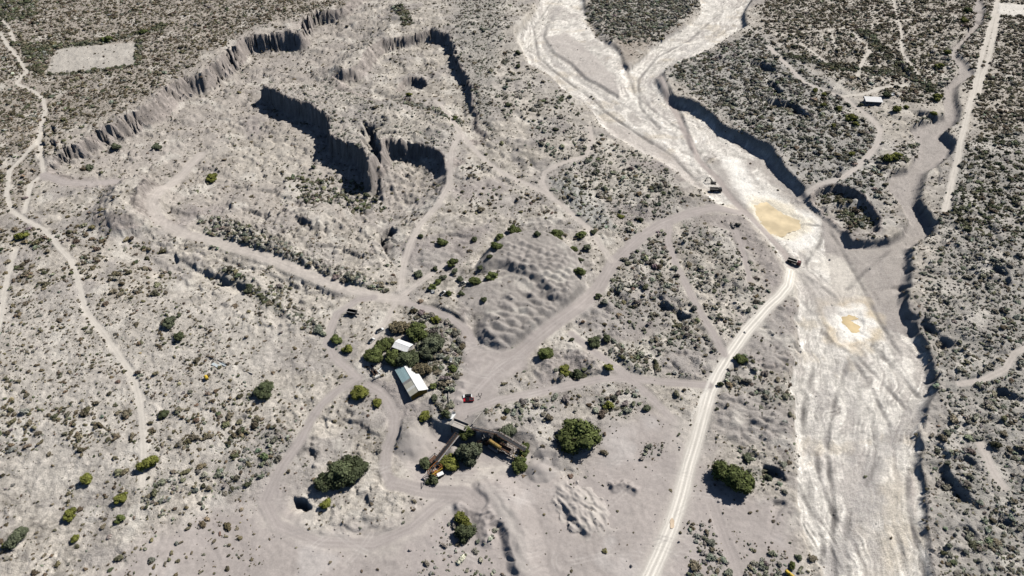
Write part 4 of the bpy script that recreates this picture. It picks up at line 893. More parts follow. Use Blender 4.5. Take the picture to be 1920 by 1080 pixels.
# ================================================================== LAND MESHES (one sheet, cut along the edges of its surfaces)
HG = Hh.reshape(SH)
VID = np.arange(NV).reshape(SH)
q = np.stack([VID[:-1, :-1], VID[:-1, 1:], VID[1:, 1:], VID[1:, :-1]], -1).reshape(-1, 4)
CLS[:] = 0
CLS[CLIFF > 0.5] = 1
CLS[RIVFACE] = 2
names = {0: ('ground', 'pale dry scrubland ground of the whole valley', None), 1: ('quarry_cliff', 'eroded rock faces round the quarry pits and mesa', None), 2: ('dry_riverbed', 'whitish dry braided riverbed with its grey side channel', None)}
nxt = 3
for r, (nm, pts, wd, ck, lab) in enumerate(ROADS):
    if lab:
        CLS[(ROADID == r) & (CLS != 1)] = nxt
        names[nxt] = ('dirt_track' if nm != 'haul' else 'haul_road', lab, None); nxt += 1
mnd = [('hopper_heap', 'grey gravel heap held behind low walls beside the crushing plant'), ('crusher_heap', 'smooth grey gravel cone west of the crushing plant'), ('tip_a', 'small grey tip heap next to the largest round tree'),
       ('tip_b', 'small grey tip heap beside a brown puddle'), ('white_rock', 'jagged pale rock mound alone on the gravel flat')]
for nm, lab in mnd:
    i_ = MOUNDS[nm]; CLS[i_] = nxt; names[nxt] = ('gravel_mound' if nm != 'white_rock' else 'rock_mound', lab, 'mound'); nxt += 1
for (i_, m_), lab in (((idx_u, m_u), 'large flat-topped gravel spoil heap ringed by green trees'), ((idx_l, m_l), 'lower ridged gravel spoil heap beside the yard')):
    CLS[i_[m_ > 0.35]] = nxt; names[nxt] = ('gravel_mound', lab, 'mound'); nxt += 1
i_, m_ = mask_poly(YARD, 2.0, z=0); k_ = i_[(m_ > .5) & (CLS[i_] == 0)]; CLS[k_] = nxt; names[nxt] = ('gravel_yard', 'flat grey gravel yard where two cars are parked', None); nxt += 1
i_, m_ = mask_poly(PAD, 1.5, namp=1.5); CLS[i_[m_ > .5]] = nxt; names[nxt] = ('cleared_field', 'pale cleared rectangular field in the northwestern scrub', None); nxt += 1
FC = CLS[q[:, 0]]
M_GROUND = mat_ground('dry_ground'); M_BED = mat_ground('river_sediment', 0.85); M_ROCK = mat_ground('quarry_rock'); M_ROADM = mat_ground('road_dust', 0.9, 1.4); M_GRAVEL = mat_ground('gravel', 0.95, 1.8)
P3 = np.stack([X, Y, Hh], -1).astype(np.float32)
C4 = np.concatenate([COLR, (1 - 0.8 * np.clip(FLATM + ROADM, 0, 1))[:, None]], 1).astype(np.float32)
for k in range(nxt):
    f = q[FC == k]
    if len(f) == 0:
        continue
    u, inv = np.unique(f, return_inverse=True)
    inv = inv.reshape(-1).astype(np.int32)
    nm, lab, cat = names[k]
    me = bpy.data.meshes.new(nm)
    me.vertices.add(len(u)); me.vertices.foreach_set('co', P3[u].ravel())
    me.loops.add(len(inv)); me.loops.foreach_set('vertex_index', inv)
    me.polygons.add(len(f)); me.polygons.foreach_set('loop_start', np.arange(0, len(inv), 4, dtype=np.int32))
    me.polygons.foreach_set('use_smooth', np.ones(len(f), bool))
    me.update(calc_edges=True)
    a = me.attributes.new('Col', 'FLOAT_COLOR', 'POINT'); a.data.foreach_set('color', C4[u].ravel())
    me.materials.append(M_ROCK if nm == 'quarry_cliff' else M_BED if nm == 'dry_riverbed' else M_ROADM if nm in ('haul_road', 'dirt_track') else M_GRAVEL if 'mound' in nm or nm == 'gravel_yard' else M_GROUND)
    o = bpy.data.objects.new(nm, me); COL.objects.link(o)
    tag(o, lab, cat, None, None if cat else 'structure')

# height look-up: row from y, column from x along the fanned columns
def ground_z(x, y):
    j = int(np.clip(np.searchsorted(ys, y) - 1, 0, NR - 2))
    ty = (y - ys[j]) / (ys[j + 1] - ys[j])
    def row(jj):
        xs = X.reshape(SH)[jj]
        return float(np.interp(x, xs, HG[jj]))
    return row(j) * (1 - ty) + row(j + 1) * ty

def G(px, py, dz=0.0):
    """point of the land seen at a picture position"""
    z = base_at(px, py)
    for _ in range(8):
        x, y = unproj(px, py, z)
        z = 0.5 * z + 0.5 * ground_z(x, y)
    x, y = unproj(px, py, z)
    return Vector((x, y, ground_z(x, y) + dz))
# ================================================================== VEGETATION
def mat_leaf(name, instanced):
    m, nt, b = nodes_of(name)
    b.inputs['Roughness'].default_value = 0.75
    b.inputs['Specular IOR Level'].default_value = 0.12
    at = nt.nodes.new('ShaderNodeAttribute')
    if instanced:
        at.attribute_type = 'INSTANCER'; at.attribute_name = 'tint'; src = at.outputs['Color']
    else:
        oi = nt.nodes.new('ShaderNodeObjectInfo'); src = oi.outputs['Color']
    r = nt.nodes.new('ShaderNodeAttribute'); r.attribute_name = 'leafy'
    mr = nt.nodes.new('ShaderNodeMapRange'); mr.inputs['To Min'].default_value = 0.55; mr.inputs['To Max'].default_value = 1.5
    nt.links.new(r.outputs['Fac'], mr.inputs['Value'])
    sc = nt.nodes.new('ShaderNodeVectorMath'); sc.operation = 'SCALE'
    nt.links.new(src, sc.inputs[0]); nt.links.new(mr.outputs['Result'], sc.inputs['Scale']); nt.links.new(sc.outputs['Vector'], b.inputs['Base Color'])
    return m
M_LEAF = mat_leaf('tree_foliage', False); M_SHRUB = mat_leaf('shrub_foliage', False); M_SHRUB_I = mat_leaf('scrub_foliage', True)
M_BARK = mat_plain('bark', (.12, .095, .07), 0.9, var=0.3)

def leaf_mesh(name, blobs, nleaf, size, seed, mat, core=0.75):
    """foliage: small faces scattered over a set of blobs; blobs = (x, y, z, r)"""
    r_ = np.random.default_rng(seed)
    V, F, A = [], [], []
    area = np.array([b[3] ** 2 for b in blobs]); area = area / area.sum()
    for (bx, by, bz, br), w in zip(blobs, area):
        n = max(8, int(nleaf * w))
        tone = r_.uniform(0.25, 0.75)
        d = r_.normal(size=(n, 3)); d /= np.linalg.norm(d, axis=1)[:, None]
        d[:, 2] = np.where(d[:, 2] < -0.45, -d[:, 2], d[:, 2])
        rad = br * r_.uniform(0.72, 1.08, n)
        c = np.array([bx, by, bz]) + d * rad[:, None] * np.array([1, 1, 0.85])
        for k in range(n):
            nn = d[k] + r_.normal(size=3) * 0.38
            nn /= np.linalg.norm(nn)
            t = np.cross(nn, r_.normal(size=3)); t /= np.linalg.norm(t) + 1e-9
            bt = np.cross(nn, t)
            s = size * r_.uniform(0.7, 1.4)
            i0 = len(V)
            V += [c[k] + t * s, c[k] + bt * s * 0.7, c[k] - t * s, c[k] - bt * s * 0.7]
            F.append((i0, i0 + 1, i0 + 2, i0 + 3)); A.append(np.clip(tone + r_.normal() * 0.22, 0, 1))
    # inner twigs mass that closes the view through each blob
    if core:
        bm = bmesh.new()
        for (bx, by, bz, br) in blobs:
            bmesh.ops.create_icosphere(bm, subdivisions=1, radius=br * core, matrix=Matrix.Translation((bx, by, bz)))
        off = len(V)
        bm.verts.index_update()
        for v in bm.verts: V.append(np.array(v.co) + r_.normal(size=3) * 0.05)
        for f in bm.faces: F.append(tuple(off + v.index for v in f.verts)); A.append(0.15)
        bm.free()
    V = np.array(V)
    V[:, 2] = np.maximum(V[:, 2], 0.0)
    me = bpy.data.meshes.new(name)
    me.from_pydata([tuple(v) for v in V], [], F)
    a = me.attributes.new('leafy', 'FLOAT', 'FACE'); a.data.foreach_set('value', np.array(A, np.float32))
    me.materials.append(mat); me.update()
    return me

def shrub_blobs(seed):
    r_ = np.random.default_rng(seed)
    n = r_.integers(2, 5)
    return [(r_.uniform(-.55, .55), r_.uniform(-.45, .45), r_.uniform(.25, .5), r_.uniform(.38, .62)) for _ in range(n)] + [(0, 0, .4, .55)]
SHRUB_I = []; SHRUB_O = []
scrub_src = bpy.data.collections.new('scrub_source')
for k in range(7):
    bl = shrub_blobs(900 + k)
    me = leaf_mesh('shrub_mass', bl, 46, 0.24, 900 + k, M_SHRUB_I, core=0.85)
    o = bpy.data.objects.new('shrub_mass_source', me); scrub_src.objects.link(o)
    me2 = leaf_mesh('shrub', bl, 150, 0.15, 950 + k, M_SHRUB, core=0.8)
    SHRUB_O.append(me2)

def crown_mesh(seed, n, flat, nleaf, size):
    r_ = np.random.default_rng(seed)
    bl = []
    an = r_.uniform(.82, 1.22, 3)
    while len(bl) < n:
        p = r_.uniform(-1, 1, 3)
        if p @ p > 1: continue
        if p @ p < 0.15: continue
        br = r_.uniform(.17, .40)
        p = p * an
        bl.append((p[0] * .68, p[1] * .68, .50 + p[2] * .38 * flat - .12 * (p[0] ** 2 + p[1] ** 2), br))
    bl.append((0, 0, .45, .55))
    return leaf_mesh('crown', bl, nleaf, size, seed, M_LEAF, core=0.8)
CROWN_S = [crown_mesh(1000 + k, 11, 0.9, 1100, 0.085) for k in range(4)]
CROWN_B = [crown_mesh(1100 + k, 24, 0.8, 3600, 0.055) for k in range(3)]

def trunk_mesh(seed):
    r_ = np.random.default_rng(seed)
    bm = bmesh.new()
    def limb(p, q, r0, r1, n=6):
        p, q = Vector(p), Vector(q); d = (q - p).normalized()
        t = d.orthogonal().normalized(); b2 = d.cross(t)
        rings = []
        for c, r in ((p, r0), ((p + q) / 2 + t * r0 * .5, (r0 + r1) / 2), (q, r1)):
            rings.append([bm.verts.new(c + (t * math.cos(a) + b2 * math.sin(a)) * r) for a in [2 * math.pi * i / n for i in range(n)]])
        for A_, B_ in zip(rings, rings[1:]):
            for i in range(n): bm.faces.new((A_[i], A_[(i + 1) % n], B_[(i + 1) % n], B_[i]))
        bm.faces.new(rings[-1])
    limb((0, 0, -.1), (0.02, 0.02, .35), .07, .05)
    for k in range(5):
        a = k * 1.257 + r_.uniform(-.3, .3)
        limb((0.02, 0.02, .3), (.45 * math.cos(a), .45 * math.sin(a), .55 + r_.uniform(0, .25)), .04, .015)
    me = bpy.data.meshes.new('trunk'); bm.to_mesh(me); bm.free(); me.materials.append(M_BARK)
    return me
TRUNKS = [trunk_mesh(1200 + k) for k in range(3)]

TCOL = {'y': (.175, .185, .045), 'g': (.112, .135, .046), 'd': (.082, .097, .050), 's': (.12, .135, .085), 'b': (.19, .16, .10)}
# picture x, y of the crown centre, crown width in picture px, kind, what it stands beside
NEARBY = {}
TREES = [
    (1088, 812, 92, 'g', 'largest round green tree alone on the open gravel flat'), (622, 898, 64, 'd', 'broad dark green tree, western end of the wide clump south of the winding track'), (666, 876, 62, 'd', 'broad dark green tree, eastern end of the wide clump south of the winding track'),
    (646, 884, 76, 'd', 'dark green tree in the middle of the wide clump south of the winding track'), (1373, 891, 84, 'g', 'big round green tree just east of the whitish haul road'), (882, 846, 66, 's', 'grey-green tree between the two arms of the crushing plant'), (845, 866, 44, 'y', 'small yellow-green tree inside the angle of the crushing plant'),
    (868, 974, 42, 'y', 'yellow-green tree inside a horseshoe gravel bank'), (874, 996, 50, 'd', 'dark tree at the foot of a horseshoe gravel bank'), (677, 733, 42, 'y', 'yellow-green tree at the track fork west of the metal shed'),
    (709, 754, 26, 'y', 'small yellow-green tree on the slope southwest of the metal shed'), (797, 779, 32, 'y', 'yellow-green tree just south of the metal shed'), (498, 727, 46, 'd', 'dark spreading tree alone on the pale western slope'),
    (630, 635, 28, 'g', 'northern tree of the two in the bend of the winding track'), (654, 653, 28, 'y', 'southern tree of the two in the bend of the winding track'),
    (703, 664, 46, 'g', 'green tree at the western end of the grove by the metal shed'), (722, 643, 40, 'g', 'green tree directly west of the white-roofed house'), (737, 666, 48, 'g', 'green tree in the grove south of the white-roofed house'), (764, 672, 52, 'd', 'dark tree in the grove between house and metal shed'),
    (790, 690, 40, 'b', 'brownish thin tree overhanging the metal shed roof'), (782, 617, 54, 'g', 'green tree northeast of the white-roofed house'), (812, 641, 52, 's', 'grey-green tree at the eastern end of the grove'), (750, 611, 44, 'b', 'brownish bushy tree north of the white-roofed house'), (796, 662, 40, 's', 'grey tree east of the white-roofed house'),
    (818, 597, 24, 'y', 'small yellow-green tree above the grove beside the pale track'), (850, 689, 22, 'g', 'round green tree on the edge of the gravel yard'), (838, 672, 20, 's', 'grey bushy tree beside the white box by the yard'), (815, 745, 22, 's', 'small grey tree near the southeast corner of the metal shed'), (812, 722, 18, 'g', 'small tree beside the east wall of the metal shed'), (838, 775, 26, 'd', 'dark tree beside the white trailer'),
    (876, 809, 38, 'g', 'green tree below the concrete hopper'), (948, 808, 46, 's', 'pale green tree at the east side of the walled gravel heap'), (974, 866, 48, 'g', 'green tree at the outer end of the long conveyor'), (982, 840, 34, 'g', 'small green tree beside the outer end of the long conveyor'), (812, 898, 32, 'd', 'dark tree below the orange steel frame'), (797, 868, 34, 'd', 'dark scrubby tree west of the orange steel frame'),
    (1022, 661, 36, 'g', 'round green tree below the bend of the broad grey track'), (1057, 692, 30, 'y', 'yellow-green tree in the hollow, western one'), (1082, 700, 34, 'd', 'dark tree in the middle of the hollow'), (1141, 687, 24, 'y', 'yellow-green tree at the eastern lip of the hollow'), (1113, 638, 32, 'd', 'dark tree on the bank above the hollow'), (1138, 633, 22, 'd', 'small dark tree on the crest above the hollow'),
    (1142, 758, 28, 'y', 'bright yellow-green tree south of the east-running track'), (1212, 764, 20, 's', 'small grey-green tree beside a track crossing'), (1386, 671, 30, 'g', 'green tree on the east verge of the haul road'), (1350, 719, 16, 'd', 'tiny dark tree on the east verge of the haul road'), (1122, 553, 20, 'd', 'dark tree on the east side of the broad grey track'), (1072, 636, 13, 'd', 'tiny tree on the gravel bank below the broad grey track'),
    (963, 430, 30, 'g', 'green tree on the northern lip of the large spoil heap'), (938, 443, 26, 'g', 'upper green tree on the west side of the large spoil heap'), (929, 459, 28, 'g', 'lower green tree on the west side of the large spoil heap'), (1042, 437, 38, 'g', 'widest green tree north of the large spoil heap'), (1008, 438, 16, 'd', 'small dark tree on the crest of the large spoil heap'),
    (1090, 438, 26, 'g', 'green tree northeast of the large spoil heap'), (1113, 434, 17, 'd', 'small dark tree beside the thin winding track'), (1075, 467, 22, 'g', 'green tree on the east shoulder of the large spoil heap'), (1100, 463, 20, 's', 'pale tree east of the large spoil heap'), (1088, 507, 28, 'g', 'round green tree at the southeast foot of the large spoil heap'), (1087, 486, 17, 'd', 'small dark tree above the round tree at the spoil heap foot'),
    (890, 525, 32, 'g', 'green tree west of the lower spoil heap'), (923, 515, 30, 'g', 'green tree between the two spoil heaps'), (848, 490, 27, 'g', 'round green tree beside the small tip heaps'), (827, 452, 27, 'g', 'round green tree east of the pale quarry track'), (789, 442, 15, 'd', 'small dark tree on the verge of the pale quarry track'), (784, 511, 22, 's', 'tree on the verge of the pale quarry track'),
    (890, 447, 17, 'd', 'small dark tree on the gravel bank northwest of the large spoil heap'), (908, 561, 18, 'd', 'dark tree standing on the lower spoil heap'), (821, 527, 20, 'g', 'upper tree of the row along the side track'), (811, 536, 20, 'g', 'lower tree of the row along the side track'), (831, 519, 18, 's', 'topmost grey tree of the row along the side track'), (816, 502, 15, 'd', 'tiny dark tree north of the side track'),
    (853, 507, 18, 's', 'pale bushy tree south of the round tree by the tip heaps'), (862, 521, 16, 's', 'small sage tree west of the lower spoil heap'), (842, 549, 17, 'g', 'green tree beside the white wreck'), (864, 549, 17, 'd', 'dark tree east of the white wreck'), (918, 480, 16, 'd', 'small dark tree at the west foot of the large spoil heap'), (900, 500, 14, 'd', 'tiny dark tree at the west foot of the large spoil heap'),
    (397, 330, 30, 'y', 'yellow-green tree alone on the quarry floor'), (217, 273, 24, 's', 'tree below the fluted rim cliff, western one'), (170, 312, 24, 's', 'tree at the foot of the rim cliff tip'), (294, 273, 21, 's', 'tree below the fluted rim cliff, eastern one'), (42, 441, 28, 'y', 'yellow-green tree beside the long western track'),
    (280, 866, 42, 'y', 'largest yellow-green tree on the southwestern slope'), (164, 897, 34, 'y', 'yellow-green tree west of the largest southwestern tree'), (228, 934, 32, 'y', 'yellow-green tree at the edge of the pale slope'), (132, 963, 32, 'y', 'yellow-green tree casting shade on the bare edge of the slope'), (228, 971, 24, 'g', 'small green tree on the bare slope below the others'), (142, 1009, 22, 'y', 'small yellow-green tree near the bottom of the bare slope'),
    (35, 1005, 46, 's', 'broad grey-green tree in the southwestern corner'), (14, 1020, 20, 'y', 'small green tree clinging to the broad grey tree in the corner'), (611, 945, 32, 'y', 'yellow-green tree beside the dark hollow'),
    (1775, 96, 19, 'y', 'yellow-green tree on the west bank of the upper side channel'), (1761, 122, 19, 'y', 'tree on the plain west of the upper side channel'), (1740, 167, 19, 'd', 'dark tree above the small gorge'), (1756, 180, 26, 'y', 'wide yellow-green tree above the small gorge'), (1679, 203, 24, 'y', 'yellow-green tree southeast of the small white-roofed house'), (1660, 176, 19, 'd', 'dark tree northeast of the small white-roofed house'),
    (1594, 218, 28, 'y', 'largest of the yellow-green trees west of the house track'), (1572, 201, 19, 'y', 'yellow-green tree above the largest tree west of the house track'), (1543, 196, 15, 'y', 'small yellow-green tree in the hedge row, lower one'), (1544, 175, 13, 'y', 'small yellow-green tree in the hedge row, middle one'), (1527, 168, 15, 'y', 'small yellow-green tree in the hedge row, upper one'), (1603, 230, 18, 'y', 'yellow-green tree at the southern end west of the house track'),
    (1813, 18, 20, 'g', 'topmost green tree along the upper side channel'), (1805, 36, 20, 'y', 'second tree from the top along the upper side channel'), (1817, 48, 14, 'b', 'brownish tree along the upper side channel'), (1562, 233, 14, 'y', 'tiny yellow-green tree below the hedge row'), (1749, 211, 17, 'y', 'tree on the brink of the small gorge'), (1699, 200, 13, 'y', 'tiny tree east of the small white-roofed house'), (1613, 195, 13, 's', 'small tree against the west wall of the white-roofed house'),
    (1596, 287, 18, 'y', 'round yellow-green tree on the northern scrub beside the house track'), (1662, 295, 28, 'y', 'western one of two joined yellow-green trees by the side channel'), (1680, 290, 26, 'y', 'eastern one of two joined yellow-green trees by the side channel'),
    (767, 176, 15, 'y', 'small yellow-green tree below the square hole'), (854, 219, 15, 'g', 'small green tree at the foot of the eastern ravine'), (588, 312, 13, 's', 'small tree on the edge of the great quarry shadow'), (203, 70, 24, 'g', 'green tree above the cleared rectangular field'), (270, 58, 18, 'g', 'green tree in the hedge north of the cleared field'),
    (1162, 404, 20, 'y', 'tree inside the shallow gravel scoop, western one'), (1202, 411, 15, 'd', 'tree inside the shallow gravel scoop, eastern one'), (1402, 858, 24, 's', 'grey bush tree behind the big haul-road tree'), (1440, 895, 20, 's', 'grey tree on the bank of the riverbed'), (970, 97, 16, 'd', 'dark tree on the riverbank, topmost of three'), (971, 123, 15, 'd', 'dark tree on the riverbank, middle of three'),
    (952, 195, 15, 'd', 'dark tree on the terrace west of the riverbed'), (318, 602, 34, 's', 'grey bushy tree on the pale hillside, upper one'), (338, 630, 30, 'd', 'dark bushy tree on the pale hillside, lower one'), (308, 775, 26, 'd', 'dark shrubby tree on the western scrub slope'), (950, 770, 16, 'd', 'dark tree beside the yard track'), (1485, 1060, 20, 'g', 'green tree beside the yellow tank at the bottom edge'), (1498, 1045, 18, 's', 'olive tree above the yellow tank at the bottom edge'),
]
tree_r = np.random.default_rng(5)
TREE_XY = []
for k, (px, py, w, kind, lab) in enumerate(TREES):
    p0 = G(px, py)
    dep = CAM_H * SP + p0.y * CP - p0.z * SP
    sc = FPX / dep
    D = w / sc
    dn = math.atan2(CAM_H - p0.z, p0.y)
    hc = 0.28 * D
    p = G(px, py + hc * sc * math.cos(dn))
    root = bpy.data.objects.new('tree', None); COL.objects.link(root)
    root.location = (p.x, p.y, p.z - 0.05); root.rotation_euler = (0, 0, tree_r.uniform(0, 6.28))
    R = D * 0.5 / 0.98
    root.scale = (R, R * tree_r.uniform(.88, 1.1), R * tree_r.uniform(.72, .92))
    root.empty_display_size = 0.5
    bigt = w > 34
    cm = bpy.data.objects.new('crown', (CROWN_B if bigt else CROWN_S)[k % (3 if bigt else 4)]); cm.parent = root; COL.objects.link(cm)
    c = np.array(TCOL[kind]) * tree_r.uniform(.85, 1.15); cm.color = (*c, 1)
    tr = bpy.data.objects.new('trunk', TRUNKS[k % 3]); tr.parent = root; COL.objects.link(tr)
    tag(root, lab, 'tree', 'scattered desert trees')
    TREE_XY.append((p.x, p.y, R))

# ---- scrub: thousands of shrubs
TINTS = np.array([(.150, .128, .085), (.185, .182, .145), (.095, .10, .060), (.24, .24, .195)])
cell_area = np.abs((np.roll(X.reshape(SH), -1, 1) - X.reshape(SH)) * (np.roll(Y.reshape(SH), -1, 0) - Y.reshape(SH)))
lam_ = (DENS.reshape(SH) * cell_area)
lam_[:8] = 0; lam_[-10:] = 0; lam_[:, :17] = 0; lam_[:, -18:] = 0
veg = np.random.default_rng(99)
def sample(mult, cap):
    cnt = veg.poisson(np.clip(lam_ * mult, 0, 4)).ravel()
    idx = np.repeat(np.arange(NV), cnt)
    if len(idx) > cap: idx = veg.choice(idx, cap, replace=False)
    j, i = np.divmod(idx, NC)
    fx, fy = veg.random(len(idx)), veg.random(len(idx))
    XX, YY, ZZ = X.reshape(SH), Y.reshape(SH), HG
    def bil(A):
        return (A[j, i] * (1 - fx) + A[j, i + 1] * fx) * (1 - fy) + (A[j + 1, i] * (1 - fx) + A[j + 1, i + 1] * fx) * fy
    return idx, bil(XX), bil(YY), bil(ZZ)
def proj(x, y, z):
    cy = y; cz = z - CAM_H
    d = cy * CP - cz * SP; u = x / d; v = -(cy * SP + cz * CP) / d
    return 960 + FPX * u, 540 + FPX * v, FPX / d
ia, xa, ya, za = sample(1.0, 110000)
ra = SIZE[ia] * np.exp(veg.normal(0, 0.42, len(ia))) * 0.92
ib, xb, yb, zb = sample(3.2, 210000)
rb = np.clip(SIZE[ib] * np.exp(veg.normal(-0.85, 0.35, len(ib))), 0.15, 0.65)
xs_, ys_, zs_, rs_, is_ = (np.concatenate(t) for t in ((xa, xb), (ya, yb), (za, zb), (ra, rb), (ia, ib)))
rs_ = np.clip(rs_, 0.15, 2.6)
keep = np.ones(len(xs_), bool)
for (tx, ty, tr_) in TREE_XY:
    keep &= (xs_ - tx) ** 2 + (ys_ - ty) ** 2 > (tr_ * 0.6) ** 2
KEEP_OUT = [(*G(770, 725)[:2], 13), (*G(757, 643)[:2], 7), (*G(1637, 190)[:2], 8), (*G(880, 800)[:2], 7), (*G(878, 745)[:2], 8), (*G(662, 588)[:2], 5), (*G(815, 875)[:2], 5), (*G(930, 838)[:2], 9), (*G(835, 815)[:2], 6)]
for (tx, ty, tr_) in KEEP_OUT:
    keep &= (xs_ - tx) ** 2 + (ys_ - ty) ** 2 > tr_ ** 2
xs_, ys_, zs_, rs_, is_ = xs_[keep], ys_[keep], zs_[keep], rs_[keep], is_[keep]
ti_ = TINT[is_].astype(int); alt = veg.random(len(ti_)) < 0.33; ti_ = np.where(alt, veg.integers(0, 4, len(ti_)), ti_)
tint = np.array([1.1, 1.3, 1.25, 1.15])[ti_][:, None] * TINTS[ti_] * np.exp(veg.normal(0, .3, len(xs_)))[:, None] * (1 + veg.normal(0, .06, (len(xs_), 3)))
dry = veg.random(len(xs_)) < 0.12
tint[dry] = np.array((.22, .19, .135)) * np.exp(veg.normal(0, .15, dry.sum()))[:, None]
ppx, ppy, psc = proj(xs_, ys_, zs_)
vis = (ppx > 8) & (ppx < 1912) & (ppy > 8) & (ppy < 1072)
order = np.argsort(-np.where(vis, rs_ * psc, 0))
single = np.zeros(len(xs_), bool); single[order[:300]] = True
LANDMARKS = [(780, 715, 'the metal shed'), (757, 643, 'the white-roofed house'), (878, 747, 'the parked cars'), (880, 845, 'the crushing plant'), (1088, 812, 'the largest round tree'), (1373, 890, 'the big haul-road tree'), (645, 886, 'the wide dark tree clump'), (498, 727, 'the dark lone slope tree'), (280, 866, 'the largest yellow-green tree'),
    (165, 897, 'the second yellow-green slope tree'), (132, 963, 'the edge-of-slope tree'), (35, 1005, 'the broad corner tree'), (388, 709, 'the short yellow tank'), (663, 588, 'the dark tipper body'), (870, 985, 'the horseshoe gravel bank'), (1090, 955, 'the jagged rock mound'), (1082, 697, 'the tree-filled hollow'), (1142, 757, 'the bright tree by the east track'), (1386, 670, 'the haul-road verge tree'),
    (1000, 480, 'the large spoil heap'), (960, 600, 'the lower spoil heap'), (397, 330, 'the lone quarry tree'), (660, 300, 'the quarry mesa'), (780, 130, 'the quarry bowl'), (300, 200, 'the fluted rim cliff'), (170, 110, 'the cleared field'), (42, 441, 'the western track tree'), (1450, 410, 'the murky pond'), (1600, 608, 'the small ochre puddle'), (1486, 490, 'the red-cabbed truck'), (1340, 345, 'the excavator'),
    (1590, 390, 'the borrow pit'), (1637, 190, 'the small house'), (1671, 292, 'the two joined trees'), (1594, 218, 'the hedge row trees'), (1820, 170, 'the straight white track'), (1860, 700, 'the pale eastern track'), (1800, 890, 'the dark eastern gully'), (1890, 735, 'the eastern scarp'), (1478, 1076, 'the long yellow tank'), (1180, 395, 'the gravel scoop'), (1300, 560, 'the narrow grey track'), (1460, 890, 'the riverbank cut'), (330, 615, 'the grey hillside bushes'), (560, 490, 'the rubble ridge'), (1780, 420, 'the side channel mouth'), (1850, 560, 'the eastern plain wash'), (1850, 1010, 'the southeastern plain'), (100, 680, 'the long western track'), (250, 760, 'the end of the western track')]
DIRS = ['east', 'northeast', 'north', 'northwest', 'west', 'southwest', 'south', 'southeast']
def where_label(px, py, t, big):
    what = ('brownish olive', 'grey-green', 'dark green', 'pale sage')[t]
    lx, ly, nm = min(LANDMARKS, key=lambda l: (l[0] - px) ** 2 + (1.4 * (l[1] - py)) ** 2)
    dd = math.hypot(px - lx, py - ly)
    k = int(round(math.atan2((ly - py) * 1.4, px - lx) / (math.pi / 4))) % 8
    far = 'just' if dd < 45 else 'a little' if dd < 90 else 'well'
    return ('broad ' if big else 'low ') + what + ' shrub ' + far + ' ' + DIRS[k] + ' of ' + nm
for n_, k in enumerate(np.nonzero(single)[0]):
    o = bpy.data.objects.new('shrub', SHRUB_O[n_ % 7]); COL.objects.link(o)
    r = float(rs_[k])
    o.location = (xs_[k], ys_[k], zs_[k] - 0.08 * r); o.rotation_euler = (0, 0, veg.uniform(0, 6.28)); o.scale = (r * veg.uniform(.9, 1.3), r, r * veg.uniform(.75, 1.0))
    o.color = (*[float(c) for c in tint[k]], 1)
    l_ = where_label(ppx[k], ppy[k], int(TINT[is_[k]]), r > 1.75)
    tag(o, l_, 'shrub', l_.split(' shrub ')[0] + ' shrubs ' + l_.split(' shrub ')[1])
mass = ~single
me = bpy.data.meshes.new('desert_scrub')
nm_ = int(mass.sum())
me.vertices.add(nm_)
me.vertices.foreach_set('co', np.stack([xs_[mass], ys_[mass], zs_[mass] - 0.08 * rs_[mass]], -1).astype(np.float32).ravel())
a = me.attributes.new('tint', 'FLOAT_COLOR', 'POINT'); a.data.foreach_set('color', np.concatenate([tint[mass], np.ones((nm_, 1))], 1).astype(np.float32).ravel())
sv = np.stack([rs_[mass] * veg.uniform(.85, 1.4, nm_), rs_[mass], rs_[mass] * veg.uniform(.65, 1.0, nm_)], -1)
a = me.attributes.new('siz', 'FLOAT_VECTOR', 'POINT'); a.data.foreach_set('vector', sv.astype(np.float32).ravel())
a = me.attributes.new('spin', 'FLOAT_VECTOR', 'POINT'); a.data.foreach_set('vector', np.stack([veg.normal(0, .1, nm_), veg.normal(0, .1, nm_), veg.uniform(0, 6.28, nm_)], -1).astype(np.float32).ravel())
a = me.attributes.new('pick', 'INT', 'POINT'); a.data.foreach_set('value', veg.integers(0, 7, nm_).astype(np.int32))
so = bpy.data.objects.new('desert_scrub', me); COL.objects.link(so)
tag(so, 'countless low desert shrubs dotting the dry ground', 'scrub', None, 'stuff')
ng = bpy.data.node_groups.new('scatter_shrubs', 'GeometryNodeTree')
ng.interface.new_socket('Geometry', in_out='INPUT', socket_type='NodeSocketGeometry'); ng.interface.new_socket('Geometry', in_out='OUTPUT', socket_type='NodeSocketGeometry')
gi = ng.nodes.new('NodeGroupInput'); go = ng.nodes.new('NodeGroupOutput')
mp = ng.nodes.new('GeometryNodeMeshToPoints'); iop = ng.nodes.new('GeometryNodeInstanceOnPoints'); cinf = ng.nodes.new('GeometryNodeCollectionInfo')
cinf.inputs['Collection'].default_value = scrub_src; cinf.inputs['Separate Children'].default_value = True; cinf.inputs['Reset Children'].default_value = True
def nattr(name, typ):
    n = ng.nodes.new('GeometryNodeInputNamedAttribute'); n.data_type = typ; n.inputs['Name'].default_value = name
    return [s_ for s_ in n.outputs if s_.enabled][0]
L_ = ng.links.new
L_(gi.outputs[0], mp.inputs['Mesh']); L_(mp.outputs['Points'], iop.inputs['Points']); L_(cinf.outputs[0], iop.inputs['Instance'])
iop.inputs['Pick Instance'].default_value = True
L_(nattr('pick', 'INT'), iop.inputs['Instance Index']); L_(nattr('spin', 'FLOAT_VECTOR'), iop.inputs['Rotation']); L_(nattr('siz', 'FLOAT_VECTOR'), iop.inputs['Scale'])
L_(iop.outputs['Instances'], go.inputs[0])
md = so.modifiers.new('scatter', 'NODES'); md.node_group = ng
